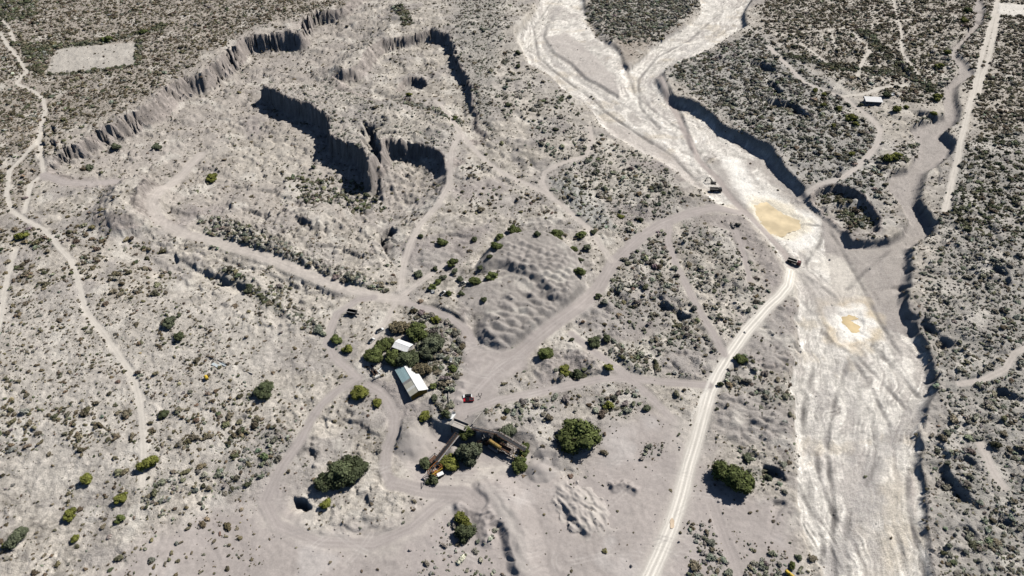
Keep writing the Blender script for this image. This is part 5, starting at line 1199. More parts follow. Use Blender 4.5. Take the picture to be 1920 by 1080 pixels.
# ---- loose rocks: cliff feet, heaps, bed margins
rock_src = bpy.data.collections.new('rock_source')
M_STONE = mat_leaf('loose_stone', True)
for k in range(4):
    bm = bmesh.new(); bmesh.ops.create_icosphere(bm, subdivisions=1, radius=1.0)
    r_ = np.random.default_rng(1500 + k)
    for v in bm.verts: v.co = Vector((v.co.x * r_.uniform(.7, 1.3), v.co.y * r_.uniform(.6, 1.1), v.co.z * r_.uniform(.5, .9)))
    m_ = bpy.data.meshes.new('rock_piece'); bm.to_mesh(m_); bm.free(); m_.materials.append(M_STONE)
    a = m_.attributes.new('leafy', 'FLOAT', 'FACE'); a.data.foreach_set('value', np.full(len(m_.polygons), .48, np.float32))
    rock_src.objects.link(bpy.data.objects.new('rock_piece_source', m_))
slope = np.hypot(*np.gradient(HG)) / (np.sqrt(cell_area) + .1)
RK = 0.004 + 0.05 * (CLIFF.reshape(SH) > .5) + 0.08 * np.clip(slope - .45, 0, .6) + 0.018 * (BAD.reshape(SH)) + 0.01 * FLATM.reshape(SH) * (n1.reshape(SH) > .1)
RK = RK * (1 - 0.9 * ROADM.reshape(SH))
keep_lam = lam_.copy(); lam_ = RK * cell_area; lam_[:8] = 0; lam_[-10:] = 0; lam_[:, :17] = 0; lam_[:, -18:] = 0
ik, xk, yk, zk = sample(1.0, 26000)
rk = np.clip(np.exp(veg.normal(-1.25, .45, len(ik))), .12, 1.1)
me = bpy.data.meshes.new('loose_rocks'); nk = len(ik); me.vertices.add(nk); me.vertices.foreach_set('co', np.stack([xk, yk, zk + rk * .15], -1).astype(np.float32).ravel())
rc = COLR[ik] * np.exp(veg.normal(0, .25, nk))[:, None] * .95
a = me.attributes.new('tint', 'FLOAT_COLOR', 'POINT'); a.data.foreach_set('color', np.concatenate([rc, np.ones((nk, 1))], 1).astype(np.float32).ravel())
a = me.attributes.new('siz', 'FLOAT_VECTOR', 'POINT'); a.data.foreach_set('vector', np.repeat(rk[:, None], 3, 1).astype(np.float32).ravel())
a = me.attributes.new('spin', 'FLOAT_VECTOR', 'POINT'); a.data.foreach_set('vector', veg.uniform(0, 6.28, (nk, 3)).astype(np.float32).ravel())
a = me.attributes.new('pick', 'INT', 'POINT'); a.data.foreach_set('value', veg.integers(0, 4, nk).astype(np.int32))
ro = bpy.data.objects.new('loose_rocks', me); COL.objects.link(ro); tag(ro, 'loose stones scattered below the cliffs and over broken ground', 'rocks', None, 'stuff')
ng2 = ng.copy(); [n for n in ng2.nodes if n.bl_idname == 'GeometryNodeCollectionInfo'][0].inputs['Collection'].default_value = rock_src
ro.modifiers.new('scatter', 'NODES').node_group = ng2
print('SCRUB', nm_, 'TREES', len(TREES))
# ================================================================== BUILT THINGS
M_ = {}
def M(name, col, rough=0.6, metal=0.0, var=0.12, scale=2.0, spec=0.3):
    if name not in M_: M_[name] = mat_plain(name, col, rough, metal, var, scale, spec)
    return M_[name]
WHITE_ROOF = M('white_sheet_metal', (.78, .79, .78), .45, 0, .14, .5); BLUE_ROOF = M('faded_blue_sheet', (.33, .47, .49), .5, 0, .15, .5); TAN_ROOF = M('translucent_tan_sheet', (.46, .45, .38), .5, 0, .1, .5)
YELLOW_WALL = M('ochre_wall', (.36, .22, .045), .8, 0, .25, .8); PLASTER = M('grey_plaster', (.45, .43, .40), .9, 0, .15, .8); DARKM = M('dark_steel', (.025, .026, .03), .6, .2, .3, 2)
RUST = M('rusted_steel', (.115, .065, .042), .8, .1, .45, 2.5); GREYM = M('grey_steel', (.30, .29, .28), .6, .2, .3, 2); YELLOW = M('yellow_paint', (.55, .38, .04), .55, 0, .25, 1.5); ORANGE = M('orange_paint', (.30, .12, .035), .75, 0, .5, 1.5)
RED = M('red_paint', (.42, .012, .025), .35, 0, .05, 2, .5); WHITEP = M('white_paint', (.78, .79, .78), .4, 0, .05, 2, .5); GLASS = M('dark_glass', (.015, .018, .02), .12, 0, .05, 2, .5); TYRE = M('tyre_rubber', (.018, .018, .018), .9, 0, .2, 6)
MAROON = M('maroon_paint', (.10, .01, .015), .4, 0, .1, 2, .4); CONC = M('concrete', (.42, .39, .355), .9, 0, .2, 1.2); LAMP = M('headlight_lens', (.7, .7, .65), .15, 0, .02, 4, .5); WOOD = M('weathered_timber', (.16, .12, .085), .9, 0, .3, 3); DOORM = M('brown_door', (.07, .05, .04), .7, 0, .2, 3); PALEBLUE = M('pale_blue_sheet', (.52, .58, .60), .5, 0, .2, 1.5)

class B:
    """collects shapes, links them as one mesh"""
    def __init__(s): s.bm = bmesh.new()
    def box(s, c, d, rz=0.0, bev=0.0, ry=0.0):
        r = bmesh.ops.create_cube(s.bm, size=1.0)
        bmesh.ops.scale(s.bm, vec=d, verts=r['verts'])
        if bev:
            e = list({e for v in r['verts'] for e in v.link_edges})
            r2 = bmesh.ops.bevel(s.bm, geom=e, offset=bev, segments=1, affect='EDGES')
            vs_ = list({v for f in r2['faces'] for v in f.verts})
        else: vs_ = r['verts']
        vs_ = list(vs_)
        if bev:
            vs_ = [v for v in s.bm.verts if v.tag is False]
        bmesh.ops.transform(s.bm, matrix=Matrix.Translation(c) @ Matrix.Rotation(rz, 4, 'Z') @ Matrix.Rotation(ry, 4, 'Y'), verts=vs_)
        for v in s.bm.verts: v.tag = True
        return s
    def bar(s, p, q_, w, h=None):
        p, q_ = Vector(p), Vector(q_); d = q_ - p; h = h or w
        r = bmesh.ops.create_cube(s.bm, size=1.0)
        bmesh.ops.scale(s.bm, vec=(d.length, w, h), verts=r['verts'])
        x = d.normalized(); y = Vector((0, 0, 1)).cross(x)
        if y.length < 1e-3: y = Vector((0, 1, 0))
        y.normalize(); z = x.cross(y)
        m = Matrix((x, y, z)).transposed().to_4x4(); m.translation = (p + q_) / 2
        bmesh.ops.transform(s.bm, matrix=m, verts=r['verts'])
        for v in s.bm.verts: v.tag = True
        return s
    def cyl(s, p, q_, r0, r1=None, n=12):
        p, q_ = Vector(p), Vector(q_); d = q_ - p
        r = bmesh.ops.create_cone(s.bm, cap_ends=True, segments=n, radius1=r0, radius2=r0 if r1 is None else r1, depth=d.length)
        m = d.to_track_quat('Z', 'Y').to_matrix().to_4x4(); m.translation = (p + q_) / 2
        bmesh.ops.transform(s.bm, matrix=m, verts=r['verts'])
        for v in s.bm.verts: v.tag = True
        return s
    def poly(s, vs_, faces):
        v = [s.bm.verts.new(c) for c in vs_]
        for f in faces: s.bm.faces.new([v[i] for i in f])
        for x in s.bm.verts: x.tag = True
        return s
    def extrude(s, prof, y0, y1):
        """profile in x,z extruded along y"""
        n = len(prof)
        vs_ = [(x, y0, z) for x, z in prof] + [(x, y1, z) for x, z in prof]
        fs = [tuple(range(n)), tuple(range(2 * n - 1, n - 1, -1))] + [(i, i + n, (i + 1) % n + n, (i + 1) % n) for i in range(n)]
        return s.poly(vs_, fs)
    def link(s, name, mat, parent=None, label=None):
        bmesh.ops.recalc_face_normals(s.bm, faces=s.bm.faces)
        me = bpy.data.meshes.new(name); s.bm.to_mesh(me); s.bm.free()
        me.materials.append(mat)
        o = bpy.data.objects.new(name, me); COL.objects.link(o)
        if parent: o.parent = parent
        if label: o['label'] = label
        return o
def thing(name, loc, rz, label, cat, group=None):
    e = bpy.data.objects.new(name, None); COL.objects.link(e); e.location = loc; e.rotation_euler = (0, 0, rz); e.empty_display_size = 0.3
    tag(e, label, cat, group)
    return e
def heading(a, b):
    d = b - a
    return math.atan2(d.y, d.x)

# ---- metal shed: a gable roof of sheets
cSW, cSE = G(770, 751), G(801.5, 739.5)
eave = 3.5
_x, _y = unproj(742, 694, cSW.z + eave); nw = Vector((_x, _y, 0))
_x, _y = unproj(770, 742.6, cSW.z + eave); sw = Vector((_x, _y, 0))
LEN = (nw - sw).length; ang = math.atan2((nw - sw).y, (nw - sw).x)
_x, _y = unproj(802, 730.5, cSW.z + eave); se = Vector((_x, _y, 0))
ax = Vector((math.cos(ang), math.sin(ang), 0)); ay = Vector((math.sin(ang), -math.cos(ang), 0))   # along, across to the east
WID = abs((se - sw).dot(ay))
mid_ = sw + ax * LEN / 2 + ay * WID / 2
zf = min(ground_z(mid_.x, mid_.y), cSW.z) - 0.1
shed = thing('shed', (mid_.x, mid_.y, zf), ang, 'large metal shed with white and faded blue sheet roof and ochre end wall', 'shed')
# local x along the ridge (+x far end), local y: +y is the west side
hw, hl, rh, ez = WID / 2, LEN / 2, 1.5, eave + 0.1
w = B()
for sy in (-1, 1): w.box((0, sy * (hw - .15), ez / 2), (LEN - .4, .2, ez))
w.link('side_wall', PLASTER, shed)
for sx, mt in ((-1, YELLOW_WALL), (1, PLASTER)):
    B().extrude([(-hw + .25, 0), (hw - .25, 0), (hw - .25, ez), (0, ez + rh - .12), (-hw + .25, ez)], -.1, .1).link('end_wall', mt, shed, 'ochre yellow end wall facing the camera' if sx < 0 else None)
    o = [c for c in shed.children if c.name.startswith('end_wall')][-1]; o.rotation_euler = (0, 0, math.pi / 2); o.location = (sx * (hl - .25), 0, 0)
B().box((-hl + .13, 0.6, 1.5), (.1, 3.6, 3.0)).link('sliding_door', M('ochre_door', (.30, .17, .03), .7, 0, .3, 1.5), shed)
nsheet = 12
sl = math.hypot(hw + .35, rh * (hw + .35) / hw); tilt = math.atan2(rh, hw)
for side in (1, -1):
    for k in range(nsheet):
        x0 = -hl - .3 + (LEN + .6) * (k + .5) / nsheet
        mt = WHITE_ROOF
        if side == 1: mt = TAN_ROOF if k in (0, 1, 3) else GREYM if k == 5 else BLUE_ROOF
        if side == 1 and k == 2: mt = M('pale_roof_sheet', (.62, .63, .60), .5)
        if side == 1 and k == 4: mt = TAN_ROOF
        b = B(); b.box((0, 0, 0), ((LEN + .6) / nsheet - .02, sl, .05))
        for j in range(5): b.box((-(LEN + .6) / nsheet / 2 + (j + .5) * (LEN + .6) / nsheet / 5, 0, .04), (.07, sl, .05))
        o = b.link('roof_sheet', mt, shed)
        o.location = (x0, side * (hw + .35) / 2, ez + rh - rh * (hw + .35) / hw / 2 + .12 + .008 * (k % 2)); o.rotation_euler = (-side * tilt, 0, 0)
B().box((0, 0, ez + rh + .2), (LEN + .6, .5, .08)).link('ridge_cap', WHITE_ROOF, shed)

# ---- white-roofed house in the grove
def gable_house(loc, rz, L, Wd, H, R_, roofmat, wallmat, label, name='house'):
    h = thing(name, loc, rz, label, 'house')
    b = B()
    b.box((0, Wd / 2 - .1, H / 2), (L, .2, H)); b.box((0, -Wd / 2 + .1, H / 2), (L, .2, H)); b.link('wall', wallmat, h)
    for sx in (-1, 1):
        o = B().extrude([(-Wd / 2 + .2, 0), (Wd / 2 - .2, 0), (Wd / 2 - .2, H), (0, H + R_ - .1), (-Wd / 2 + .2, H)], -.1, .1).link('end_wall', wallmat, h); o.rotation_euler = (0, 0, math.pi / 2); o.location = (sx * (L / 2 - .1), 0, 0)
    s2 = math.hypot(Wd / 2 + .4, R_); t2 = math.atan2(R_, Wd / 2)
    for side in (1, -1):
        for k in range(5):
            o = B().box((0, 0, 0), ((L + .8) / 5 - .02, s2, .06)).link('roof_sheet', roofmat, h); o.location = (-(L + .8) / 2 + (k + .5) * (L + .8) / 5, side * (Wd / 4 + .15), H + R_ / 2 + .05 + .01 * (k % 2)); o.rotation_euler = (-side * t2, 0, 0)
    B().box((0, 0, H + R_ + .1), (L + .8, .4, .08)).link('ridge_cap', roofmat, h)
    d = B().box((-.8, -Wd / 2 - .02, 1.0), (.9, .06, 2.0)).link('door', DOORM, h)
    B().box((-.5, -Wd / 2 - .07, 1.0), (.06, .06, .14)).link('handle', GREYM, d)
    for x in (-L * .35, L * .2, L * .38):
        wd_ = B().box((x, -Wd / 2 - .02, 1.45), (.9, .05, .8)).link('window', GLASS, h); B().box((x, -Wd / 2 - .05, .99), (1.1, .12, .08)).link('sill', CONC, wd_)
    return h
p = G(756, 655); gable_house(p, -0.45, 8.0, 5.6, 2.7, 1.0, WHITE_ROOF, PLASTER, 'house with bright white roof half hidden in the tree grove')

# ---- small house by the upper track
p = G(1638.5, 196.5); pe = G(1652, 197)
rz = -0.12
h = thing('house', p + Vector((0, 3.5, 0)), rz, 'small house with one-slope white roof beside the upper track', 'house')
b = B()
b.box((0, 2.8, 1.5), (12.0, .2, 3.0)); b.box((-5.9, 0, 1.4), (.2, 5.4, 2.8)); b.box((5.9, 0, 1.4), (.2, 5.4, 2.8)); b.box((0, -1.2, 1.35), (11.6, .2, 2.7)); b.link('wall', PLASTER, h)
for k in range(8):
    o = B().box((0, 0, 0), (13.0 / 8 - .02, 7.6, .08)).link('roof_sheet', M('grey_white_sheet', (.60, .60, .60), .5, 0, .1), h); o.location = (-6.5 + (k + .5) * 13 / 8, -.2, 3.0 + .01 * (k % 2)); o.rotation_euler = (0.09, 0, 0)
for x in (-5.6, -1.9, 1.9, 5.6): B().bar((x, -3.6, 0), (x, -3.6, 2.7), .15).link('porch_post', WOOD, h)
d = B().box((-1, -1.33, 1.0), (1.0, .06, 2.0)).link('door', DOORM, h); B().box((-.65, -1.4, 1.0), (.06, .06, .14)).link('handle', GREYM, d)
for x in (-4, 2, 4.4): B().box((x, -1.33, 1.5), (1.0, .05, .9)).link('window', GLASS, h)
B().box((0, -3.0, .06), (12.5, 3.4, .12)).link('porch_floor', CONC, h)

# ---- vehicles
def wheel(parent, x, y, r=.36, wd=.24):
    t = B().cyl((x, y - wd / 2, r), (x, y + wd / 2, r), r, n=14).link('wheel', TYRE, parent)
    B().cyl((x, y - wd / 2 - .012, r), (x, y + wd / 2 + .012, r), r * .55, n=10).link('rim', GREYM, t)
def car(px, py, rz, paint, label, pickup=False, L=4.6, cat='car', name='car'):
    p = G(px, py); t = thing(name, p, rz, label, cat)
    a, c = L / 2, .86
    B().extrude([(-a, .35), (-a + .1, .30), (a - .15, .30), (a, .42), (a, .68), (a - .2, .84), (a * .45, .95), (-a + .1, .97), (-a, .80)], -c, c).link('body', paint, t)
    x0, x1 = (-a * .22, a * .42) if pickup else (-a * .82, a * .38)
    g = B(); vsb = [(x0 - .08, -.80, .95), (x1 + .45, -.80, .93), (x1 + .45, .80, .93), (x0 - .08, .80, .95), (x0 + .12, -.64, 1.48), (x1 - .15, -.64, 1.48), (x1 - .15, .64, 1.48), (x0 + .12, .64, 1.48)]
    g.poly(vsb, [(0, 1, 2, 3), (4, 7, 6, 5), (0, 4, 5, 1), (1, 5, 6, 2), (2, 6, 7, 3), (3, 7, 4, 0)]).link('cabin_glass', GLASS, t)
    B().box(((x0 + x1) / 2, 0, 1.51), (x1 - x0 - .2, 1.34, .07), bev=.02).link('roof', paint, t)
    for y in (-.73, .73):
        B().bar((x0, y * 1.06, .96), (x0 + .12, y * .9, 1.5), .09).link('pillar', paint, t); B().bar((x1 + .38, y * 1.06, .95), (x1 - .12, y * .9, 1.5), .07).link('pillar', paint, t)
        B().box((a - .02, y * .85, .66), (.08, .32, .16)).link('headlight', LAMP, t); B().box((-a - .01, y * .95, .72), (.06, .2, .2)).link('tail_light', RED, t)
        for x in (-a * .62, a * .62): wheel(t, x, y * 1.06, .34)
    if pickup:
        B().box((-a * .62, 0, .985), (a * .68, 1.4, .03)).link('cargo_floor', DARKM, t)
        for y in (-.8, .8): B().box((-a * .62, y, 1.06), (a * .74, .1, .18)).link('cargo_side', paint, t)
        B().box((-a + .06, 0, 1.06), (.1, 1.6, .18)).link('tailgate', paint, t)
    B().box((a + .02, 0, .45), (.1, 1.6, .16)).link('bumper', DARKM, t)
    return t
car(876.5, 744.5, math.pi + .06, WHITEP, 'white car parked beside the red pickup in the yard', L=4.4)
car(878.5, 751.5, math.pi + .10, RED, 'red pickup parked in the gravel yard next to a white car', True, 5.2, 'pickup', 'pickup_truck')
car(712.5, 621, 0.7, WHITEP, 'white car on the side track northwest of the grove', L=4.3)
car(697, 640, 1.0, WHITEP, 'small white van parked lower on the side track by the grove', L=3.9)
car(830.5, 551, 0.9, WHITEP, 'white wrecked car between small trees north of the pale track', L=4.2)
car(868, 533, 0.6, M('faded_cream_paint', (.55, .54, .50), .6), 'faded cream car wreck under the tree west of the lower spoil heap', L=4.2)

def dump_truck(px, py, rz, cabmat, label, cab=True, name='dump_truck', cat='truck'):
    p = G(px, py); t = thing(name, p, rz, label, cat)
    B().box((0, 0, .95), (7.6 if cab else 5.8, 1.0, .28)).link('chassis', DARKM, t)
    bd = B(); bd.box((-1.0, 0, 1.22), (5.0, 2.4, .1)); bd.link('bed_floor', DARKM, t)
    for y in (-1.2, 1.2):
        s_ = B(); s_.box((-1.0, y, 1.95), (5.0, .1, 1.4))
        for k in range(6): s_.box((-3.3 + k * .92, y * 1.055, 1.95), (.1, .08, 1.4))
        s_.link('bed_side', DARKM, t)
        B().box((-1.0, y, 2.68), (5.1, .34, .1)).link('bed_rail', GREYM, t)
    B().box((1.55, 0, 2.05), (.1, 2.4, 1.6)).link('headboard', DARKM, t); B().box((-3.55, 0, 1.9), (.1, 2.4, 1.3)).link('tailgate', DARKM, t)
    if cab:
        c = B(); c.extrude([(1.95, .75), (4.15, .75), (4.2, 1.7), (3.85, 2.75), (1.95, 2.8)], -1.15, 1.15).link('cab', cabmat, t)
        B().poly([(4.22, -1.0, 1.78), (4.22, 1.0, 1.78), (3.91, 1.0, 2.62), (3.91, -1.0, 2.62)], [(0, 1, 2, 3)]).link('windscreen', GLASS, t)
        for y in (-1.17, 1.17): B().box((3.2, y, 2.15), (.9, .03, .7)).link('side_window', GLASS, t); B().box((4.2, y * .78, 1.1), (.06, .3, .2)).link('headlight', LAMP, t)
        B().box((4.25, 0, .72), (.2, 2.3, .3)).link('bumper', DARKM, t)
    for y in (-.98, .98):
        for x in ((3.2, -1.4, -2.6) if cab else (-1.4, -2.6)): wheel(t, x, y, .52, .34)
    return t
dump_truck(1487, 494, -0.55, MAROON, 'dump truck with dark red cab where the haul road meets the riverbed')
dump_truck(1341, 359, -0.06, DARKM, 'dark dump truck waiting beside the excavator in the riverbed')
dump_truck(664, 590, -0.25, DARKM, 'dark steel tipper body parked on wheels beside the winding track', False, 'dump_trailer', 'trailer')

def excavator(px, py, rz, mat, label):
    p = G(px, py); t = thing('excavator', p, rz, label, 'excavator')
    for y in (-1.05, 1.05):
        B().extrude([(-1.9, .35), (-1.5, 0), (1.5, 0), (1.9, .35), (1.6, .8), (-1.6, .8)], y - .3, y + .3).link('track', TYRE, t)
    B().cyl((0, 0, .8), (0, 0, 1.05), .8, n=16).link('turntable', DARKM, t)
    B().box((-.6, 0, 1.65), (3.0, 2.4, 1.1), bev=.12).link('engine_house', mat, t)
    c = B().box((.95, .65, 1.9), (1.3, 1.0, 1.7), bev=.08).link('cab', mat, t); B().box((1.62, .65, 2.1), (.04, .8, 1.0)).link('windscreen', GLASS, c)
    B().box((-2.0, 0, 1.6), (.5, 2.3, 1.0), bev=.1).link('counterweight', DARKM, t)
    B().bar((.9, -.35, 1.6), (3.1, -.35, 4.0), .4, .5).bar((3.1, -.35, 4.0), (5.2, -.35, 3.4), .36, .42).link('boom', mat, t)
    B().bar((5.2, -.35, 3.5), (5.6, -.35, 1.3), .32, .36).link('stick', mat, t)
    B().extrude([(5.2, 1.3), (6.1, 1.35), (6.2, .75), (5.7, .3), (5.2, .7)], -.85, .15).link('bucket', DARKM, t)
    B().cyl((1.6, -.35, 1.6), (2.7, -.35, 3.3), .1, n=8).link('ram', GREYM, t)
    return t
excavator(1337.5, 344, 2.9, M('dark_olive_paint', (.05, .05, .045), .6), 'dark excavator digging at the brown heaps in the riverbed')

# ---- people in the yard
def person(px, py, rz, shirt, trouser, label, arm=0.2):
    p = G(px, py); me = bpy.data.meshes.new('person'); o = bpy.data.objects.new('person', me); COL.objects.link(o)
    J = {'pel': (0, 0, .95), 'waist': (0, 0, 1.1), 'chest': (0, 0, 1.35), 'neck': (0, 0, 1.50), 'chin': (.02, 0, 1.58), 'head': (.02, 0, 1.66), 'crown': (0, 0, 1.75)}
    R_ = {'pel': .15, 'waist': .13, 'chest': .16, 'neck': .06, 'chin': .075, 'head': .10, 'crown': .06}
    E = [('pel', 'waist'), ('waist', 'chest'), ('chest', 'neck'), ('neck', 'chin'), ('chin', 'head'), ('head', 'crown')]
    for s_, n in ((1, 'l'), (-1, 'r')):
        J.update({n + 'hip': (0, .1 * s_, .9), n + 'knee': (.03 * s_, .11 * s_, .5), n + 'ank': (-.02, .12 * s_, .09), n + 'toe': (.16, .13 * s_, .04), n + 'sho': (0, .2 * s_, 1.42), n + 'elb': (arm * .2, .28 * s_, 1.14), n + 'wri': (.1 + arm * .5, .27 * s_, .93 + arm * .3), n + 'hand': (.14 + arm * .6, .26 * s_, .86 + arm * .32), n + 'thumb': (.17 + arm * .55, .23 * s_, .9 + arm * .3)})
        R_.update({n + 'hip': .10, n + 'knee': .07, n + 'ank': .05, n + 'toe': .045, n + 'sho': .075, n + 'elb': .052, n + 'wri': .038, n + 'hand': .035, n + 'thumb': .015})
        E += [('pel', n + 'hip'), (n + 'hip', n + 'knee'), (n + 'knee', n + 'ank'), (n + 'ank', n + 'toe'), ('chest', n + 'sho'), (n + 'sho', n + 'elb'), (n + 'elb', n + 'wri'), (n + 'wri', n + 'hand'), (n + 'wri', n + 'thumb')]
    ks = list(J); me.from_pydata([J[k] for k in ks], [(ks.index(a), ks.index(b_)) for a, b_ in E], [])
    sk = o.modifiers.new('body', 'SKIN'); sk.use_smooth_shade = True
    for k, dta in zip(ks, me.skin_vertices[0].data): dta.radius = (R_[k], R_[k]); dta.use_root = (k == 'pel')
    o.modifiers.new('smooth', 'SUBSURF').levels = 1; o.modifiers['smooth'].render_levels = 1
    m, nt, bs = nodes_of('clothes'); bs.inputs['Roughness'].default_value = .9
    tc = nt.nodes.new('ShaderNodeTexCoord'); sp = nt.nodes.new('ShaderNodeSeparateXYZ'); cr = nt.nodes.new('ShaderNodeValToRGB'); cr.color_ramp.interpolation = 'CONSTANT'
    el = cr.color_ramp.elements; el[0].position = 0; el[0].color = (.03, .025, .02, 1); el[1].position = .06; el[1].color = (*trouser, 1)
    for pos, c in ((.54, shirt), (.83, (.35, .2, .14)), (.94, (.03, .022, .018))): e_ = el.new(pos); e_.color = (*c, 1)
    dv = nt.nodes.new('ShaderNodeMath'); dv.operation = 'DIVIDE'; dv.inputs[1].default_value = 1.83
    nt.links.new(tc.outputs['Object'], sp.inputs[0]); nt.links.new(sp.outputs['Z'], dv.inputs[0]); nt.links.new(dv.outputs[0], cr.inputs['Fac']); nt.links.new(cr.outputs['Color'], bs.inputs['Base Color'])
    me.materials.append(m)
    o.location = p; o.rotation_euler = (0, 0, rz)
    tag(o, label, 'person', 'people standing in the yard')
person(897.5, 741.5, -.6, (.05, .07, .06), (.04, .04, .05), 'person in dark clothes standing nearest to the parked cars', .1)
person(903, 741, 3.6, (.20, .15, .14), (.06, .06, .07), 'person in a brownish top standing farther from the cars', .5)
person(900.5, 747.5, 1.4, (.06, .06, .07), (.05, .045, .04), 'person in dark clothes standing south of the other two by the cars', .3)
person(877.5, 783, 2.2, (.04, .04, .05), (.05, .05, .06), 'person in dark clothes standing alone above the hopper', .2)

# ---- crushing plant
wall_pts = [G(853, 793), G(879, 803), G(889, 803), G(893, 807), G(914, 808), G(934, 799)]
top = G(870, 780).z
rw = thing('retaining_wall', (wall_pts[0].x, wall_pts[0].y, top - 6.5), 0, 'concrete retaining wall below the gravel heap at the crushing plant', 'wall')
for a, b_ in zip(wall_pts, wall_pts[1:]):
    a2, b2 = Vector((a.x, a.y, top - 3.0)) - rw.location, Vector((b_.x, b_.y, top - 3.0)) - rw.location
    B().bar(a2, b2, .5, 7.2).link('wall_panel', CONC, rw)
hw_ = [G(886, 797), G(903, 776)]
lw = thing('low_wall', hw_[0], 0, 'pale low wall holding the west side of the gravel heap', 'wall'); B().bar((0, 0, .5), (hw_[1] - hw_[0]) + Vector((0, 0, .5)), .35, 1.4).link('wall_panel', CONC, lw)
g0 = G(862, 795); hp = thing('hopper', Vector((g0.x, g0.y - 1.5, top - 6.3)), -.45, 'grey steel feed hopper on legs at the edge of the yard terrace', 'hopper')
b = B(); b.poly([(-4, -2, 7.4), (4, -2, 7.4), (4, 2.2, 7.4), (-4, 2.2, 7.4), (-1.5, -1, 4), (1.5, -1, 4), (1.5, 1, 4), (-1.5, 1, 4)], [(0, 4, 5, 1), (1, 5, 6, 2), (2, 6, 7, 3), (3, 7, 4, 0), (4, 7, 6, 5)]); b.link('bin', GREYM, hp)
for x, y, dx, dy in ((0, -2, 8, .2), (0, 2.2, 8, .2), (-4, 0.1, .2, 4.2), (4, 0.1, .2, 4.2)): B().box((x, y, 7.5), (dx, dy, .3)).link('rim', CONC, hp)
for x in (-3.4, 3.4):
    for y in (-1.6, 1.8): B().bar((x, y, 0), (x, y, 7.2), .3).link('leg', RUST, hp)
B().box((0, 0, 6.6), (6.6, 3.2, .3)).link('load', M('hopper_gravel', (.42, .39, .36), .95, 0, .2, 3), hp)

def conveyor(a, b_, za, zb, wd, label, mats=(RUST, DARKM), legs=4, group='conveyors of the crushing plant'):
    pa, pb = a, b_; mid2 = (pa + pb) / 2; base_z = min(pa.z, pb.z)
    t = thing('conveyor', (pa.x, pa.y, pa.z), heading(pa, pb), label, 'conveyor', group)
    L = (Vector((pb.x, pb.y, 0)) - Vector((pa.x, pa.y, 0))).length; dz = pb.z - pa.z
    P0, P1 = Vector((0, 0, za)), Vector((L, 0, zb + dz))
    B().bar(P0 + Vector((0, 0, .45)), P1 + Vector((0, 0, .45)), wd * .7, .1).link('belt', mats[1], t)
    for y in (-wd / 2, wd / 2):
        s_ = B(); o1 = Vector((0, y, 0)); s_.bar(P0 + o1, P1 + o1, .14); s_.bar(P0 + o1 + Vector((0, 0, .9)), P1 + o1 + Vector((0, 0, .9)), .12)
        n = max(4, int(L / 1.6))
        for k in range(n):
            q0 = P0.lerp(P1, k / n) + o1; q1 = P0.lerp(P1, (k + 1) / n) + o1
            s_.bar(q0 + Vector((0, 0, .9 * (k % 2))), q1 + Vector((0, 0, .9 * ((k + 1) % 2))), .09)
        s_.link('side_truss', mats[0], t)
    n = max(5, int(L / 1.3)); 
    for k in range(n):
        q0 = P0.lerp(P1, (k + .5) / n) + Vector((0, 0, .33)); B().cyl(q0 + Vector((0, -wd * .45, 0)), q0 + Vector((0, wd * .45, 0)), .1, n=8).link('roller', GREYM, t)
    B().cyl(P1 + Vector((0, -wd * .45, .4)), P1 + Vector((0, wd * .45, .4)), .32, n=12).link('head_drum', DARKM, t); B().cyl(P0 + Vector((0, -wd * .45, .4)), P0 + Vector((0, wd * .45, .4)), .32, n=12).link('tail_drum', DARKM, t)
    for k in range(legs):
        q0 = P0.lerp(P1, (k + .6) / (legs + .2))
        for y in (-wd / 2, wd / 2): B().bar((q0.x, y * 1.15, -.6 + dz * q0.x / L), (q0.x, y, q0.z), .16).link('leg', mats[0], t)
    B().bar(P0 + Vector((0, wd / 2 + .4, .1)), P1 + Vector((0, wd / 2 + .4, .1)), .6, .08).link('walkway', GREYM, t)
    return t
def GF(px, py, h):     # ground point below something seen at height h
    x, y = unproj(px, py, -6.4 + h); return Vector((x, y, ground_z(x, y)))
conveyor(GF(857, 814, 5), GF(816, 866, 2.5), 5.0, 2.5, 1.6, 'rusty conveyor slanting southwest from the hopper')
conveyor(GF(886, 811, 4.5), GF(934, 814, 6), 4.0, 6.0, 1.5, 'dark conveyor running along the foot of the retaining wall')
conveyor(GF(934, 815, 6), GF(984, 846, 4.5), 6.0, 4.5, 2.2, 'broad dark conveyor reaching east to the small green tree')
conveyor(GF(903, 828, 3), GF(884, 838, 1), 3.0, 1.0, 1.0, 'short thin discharge conveyor beside the grey-green tree', legs=2)
pd = GF(928, 833, 4); dr = thing('screening_drum', pd, -0.62, 'yellowish cylindrical screening drum mounted under the broad conveyor', 'screen')
B().cyl((-3.2, 0, 4.2), (3.2, 0, 3.6), .95, n=20).link('drum', M('ochre_steel', (.30, .20, .06), .7, 0, .3, 2), dr)
for x in (-2.8, 0, 2.8): B().cyl((x - .1, 0, 3.9 - x * .09), (x + .1, 0, 3.9 - x * .09), 1.05, n=20).link('hoop', RUST, dr)
for x in (-2.8, 2.8):
    for y in (-.9, .9): B().bar((x, y, -.5), (x, y * .8, 3.3), .2).link('leg', RUST, dr)
B().box((0, -1.6, 2.4), (5.5, .9, .6), ry=.08).link('chute', GREYM, dr)
pf = GF(912, 822, 4); cb = thing('crusher', pf, -0.3, 'dark jaw crusher with white motor between hopper and screening drum', 'crusher')
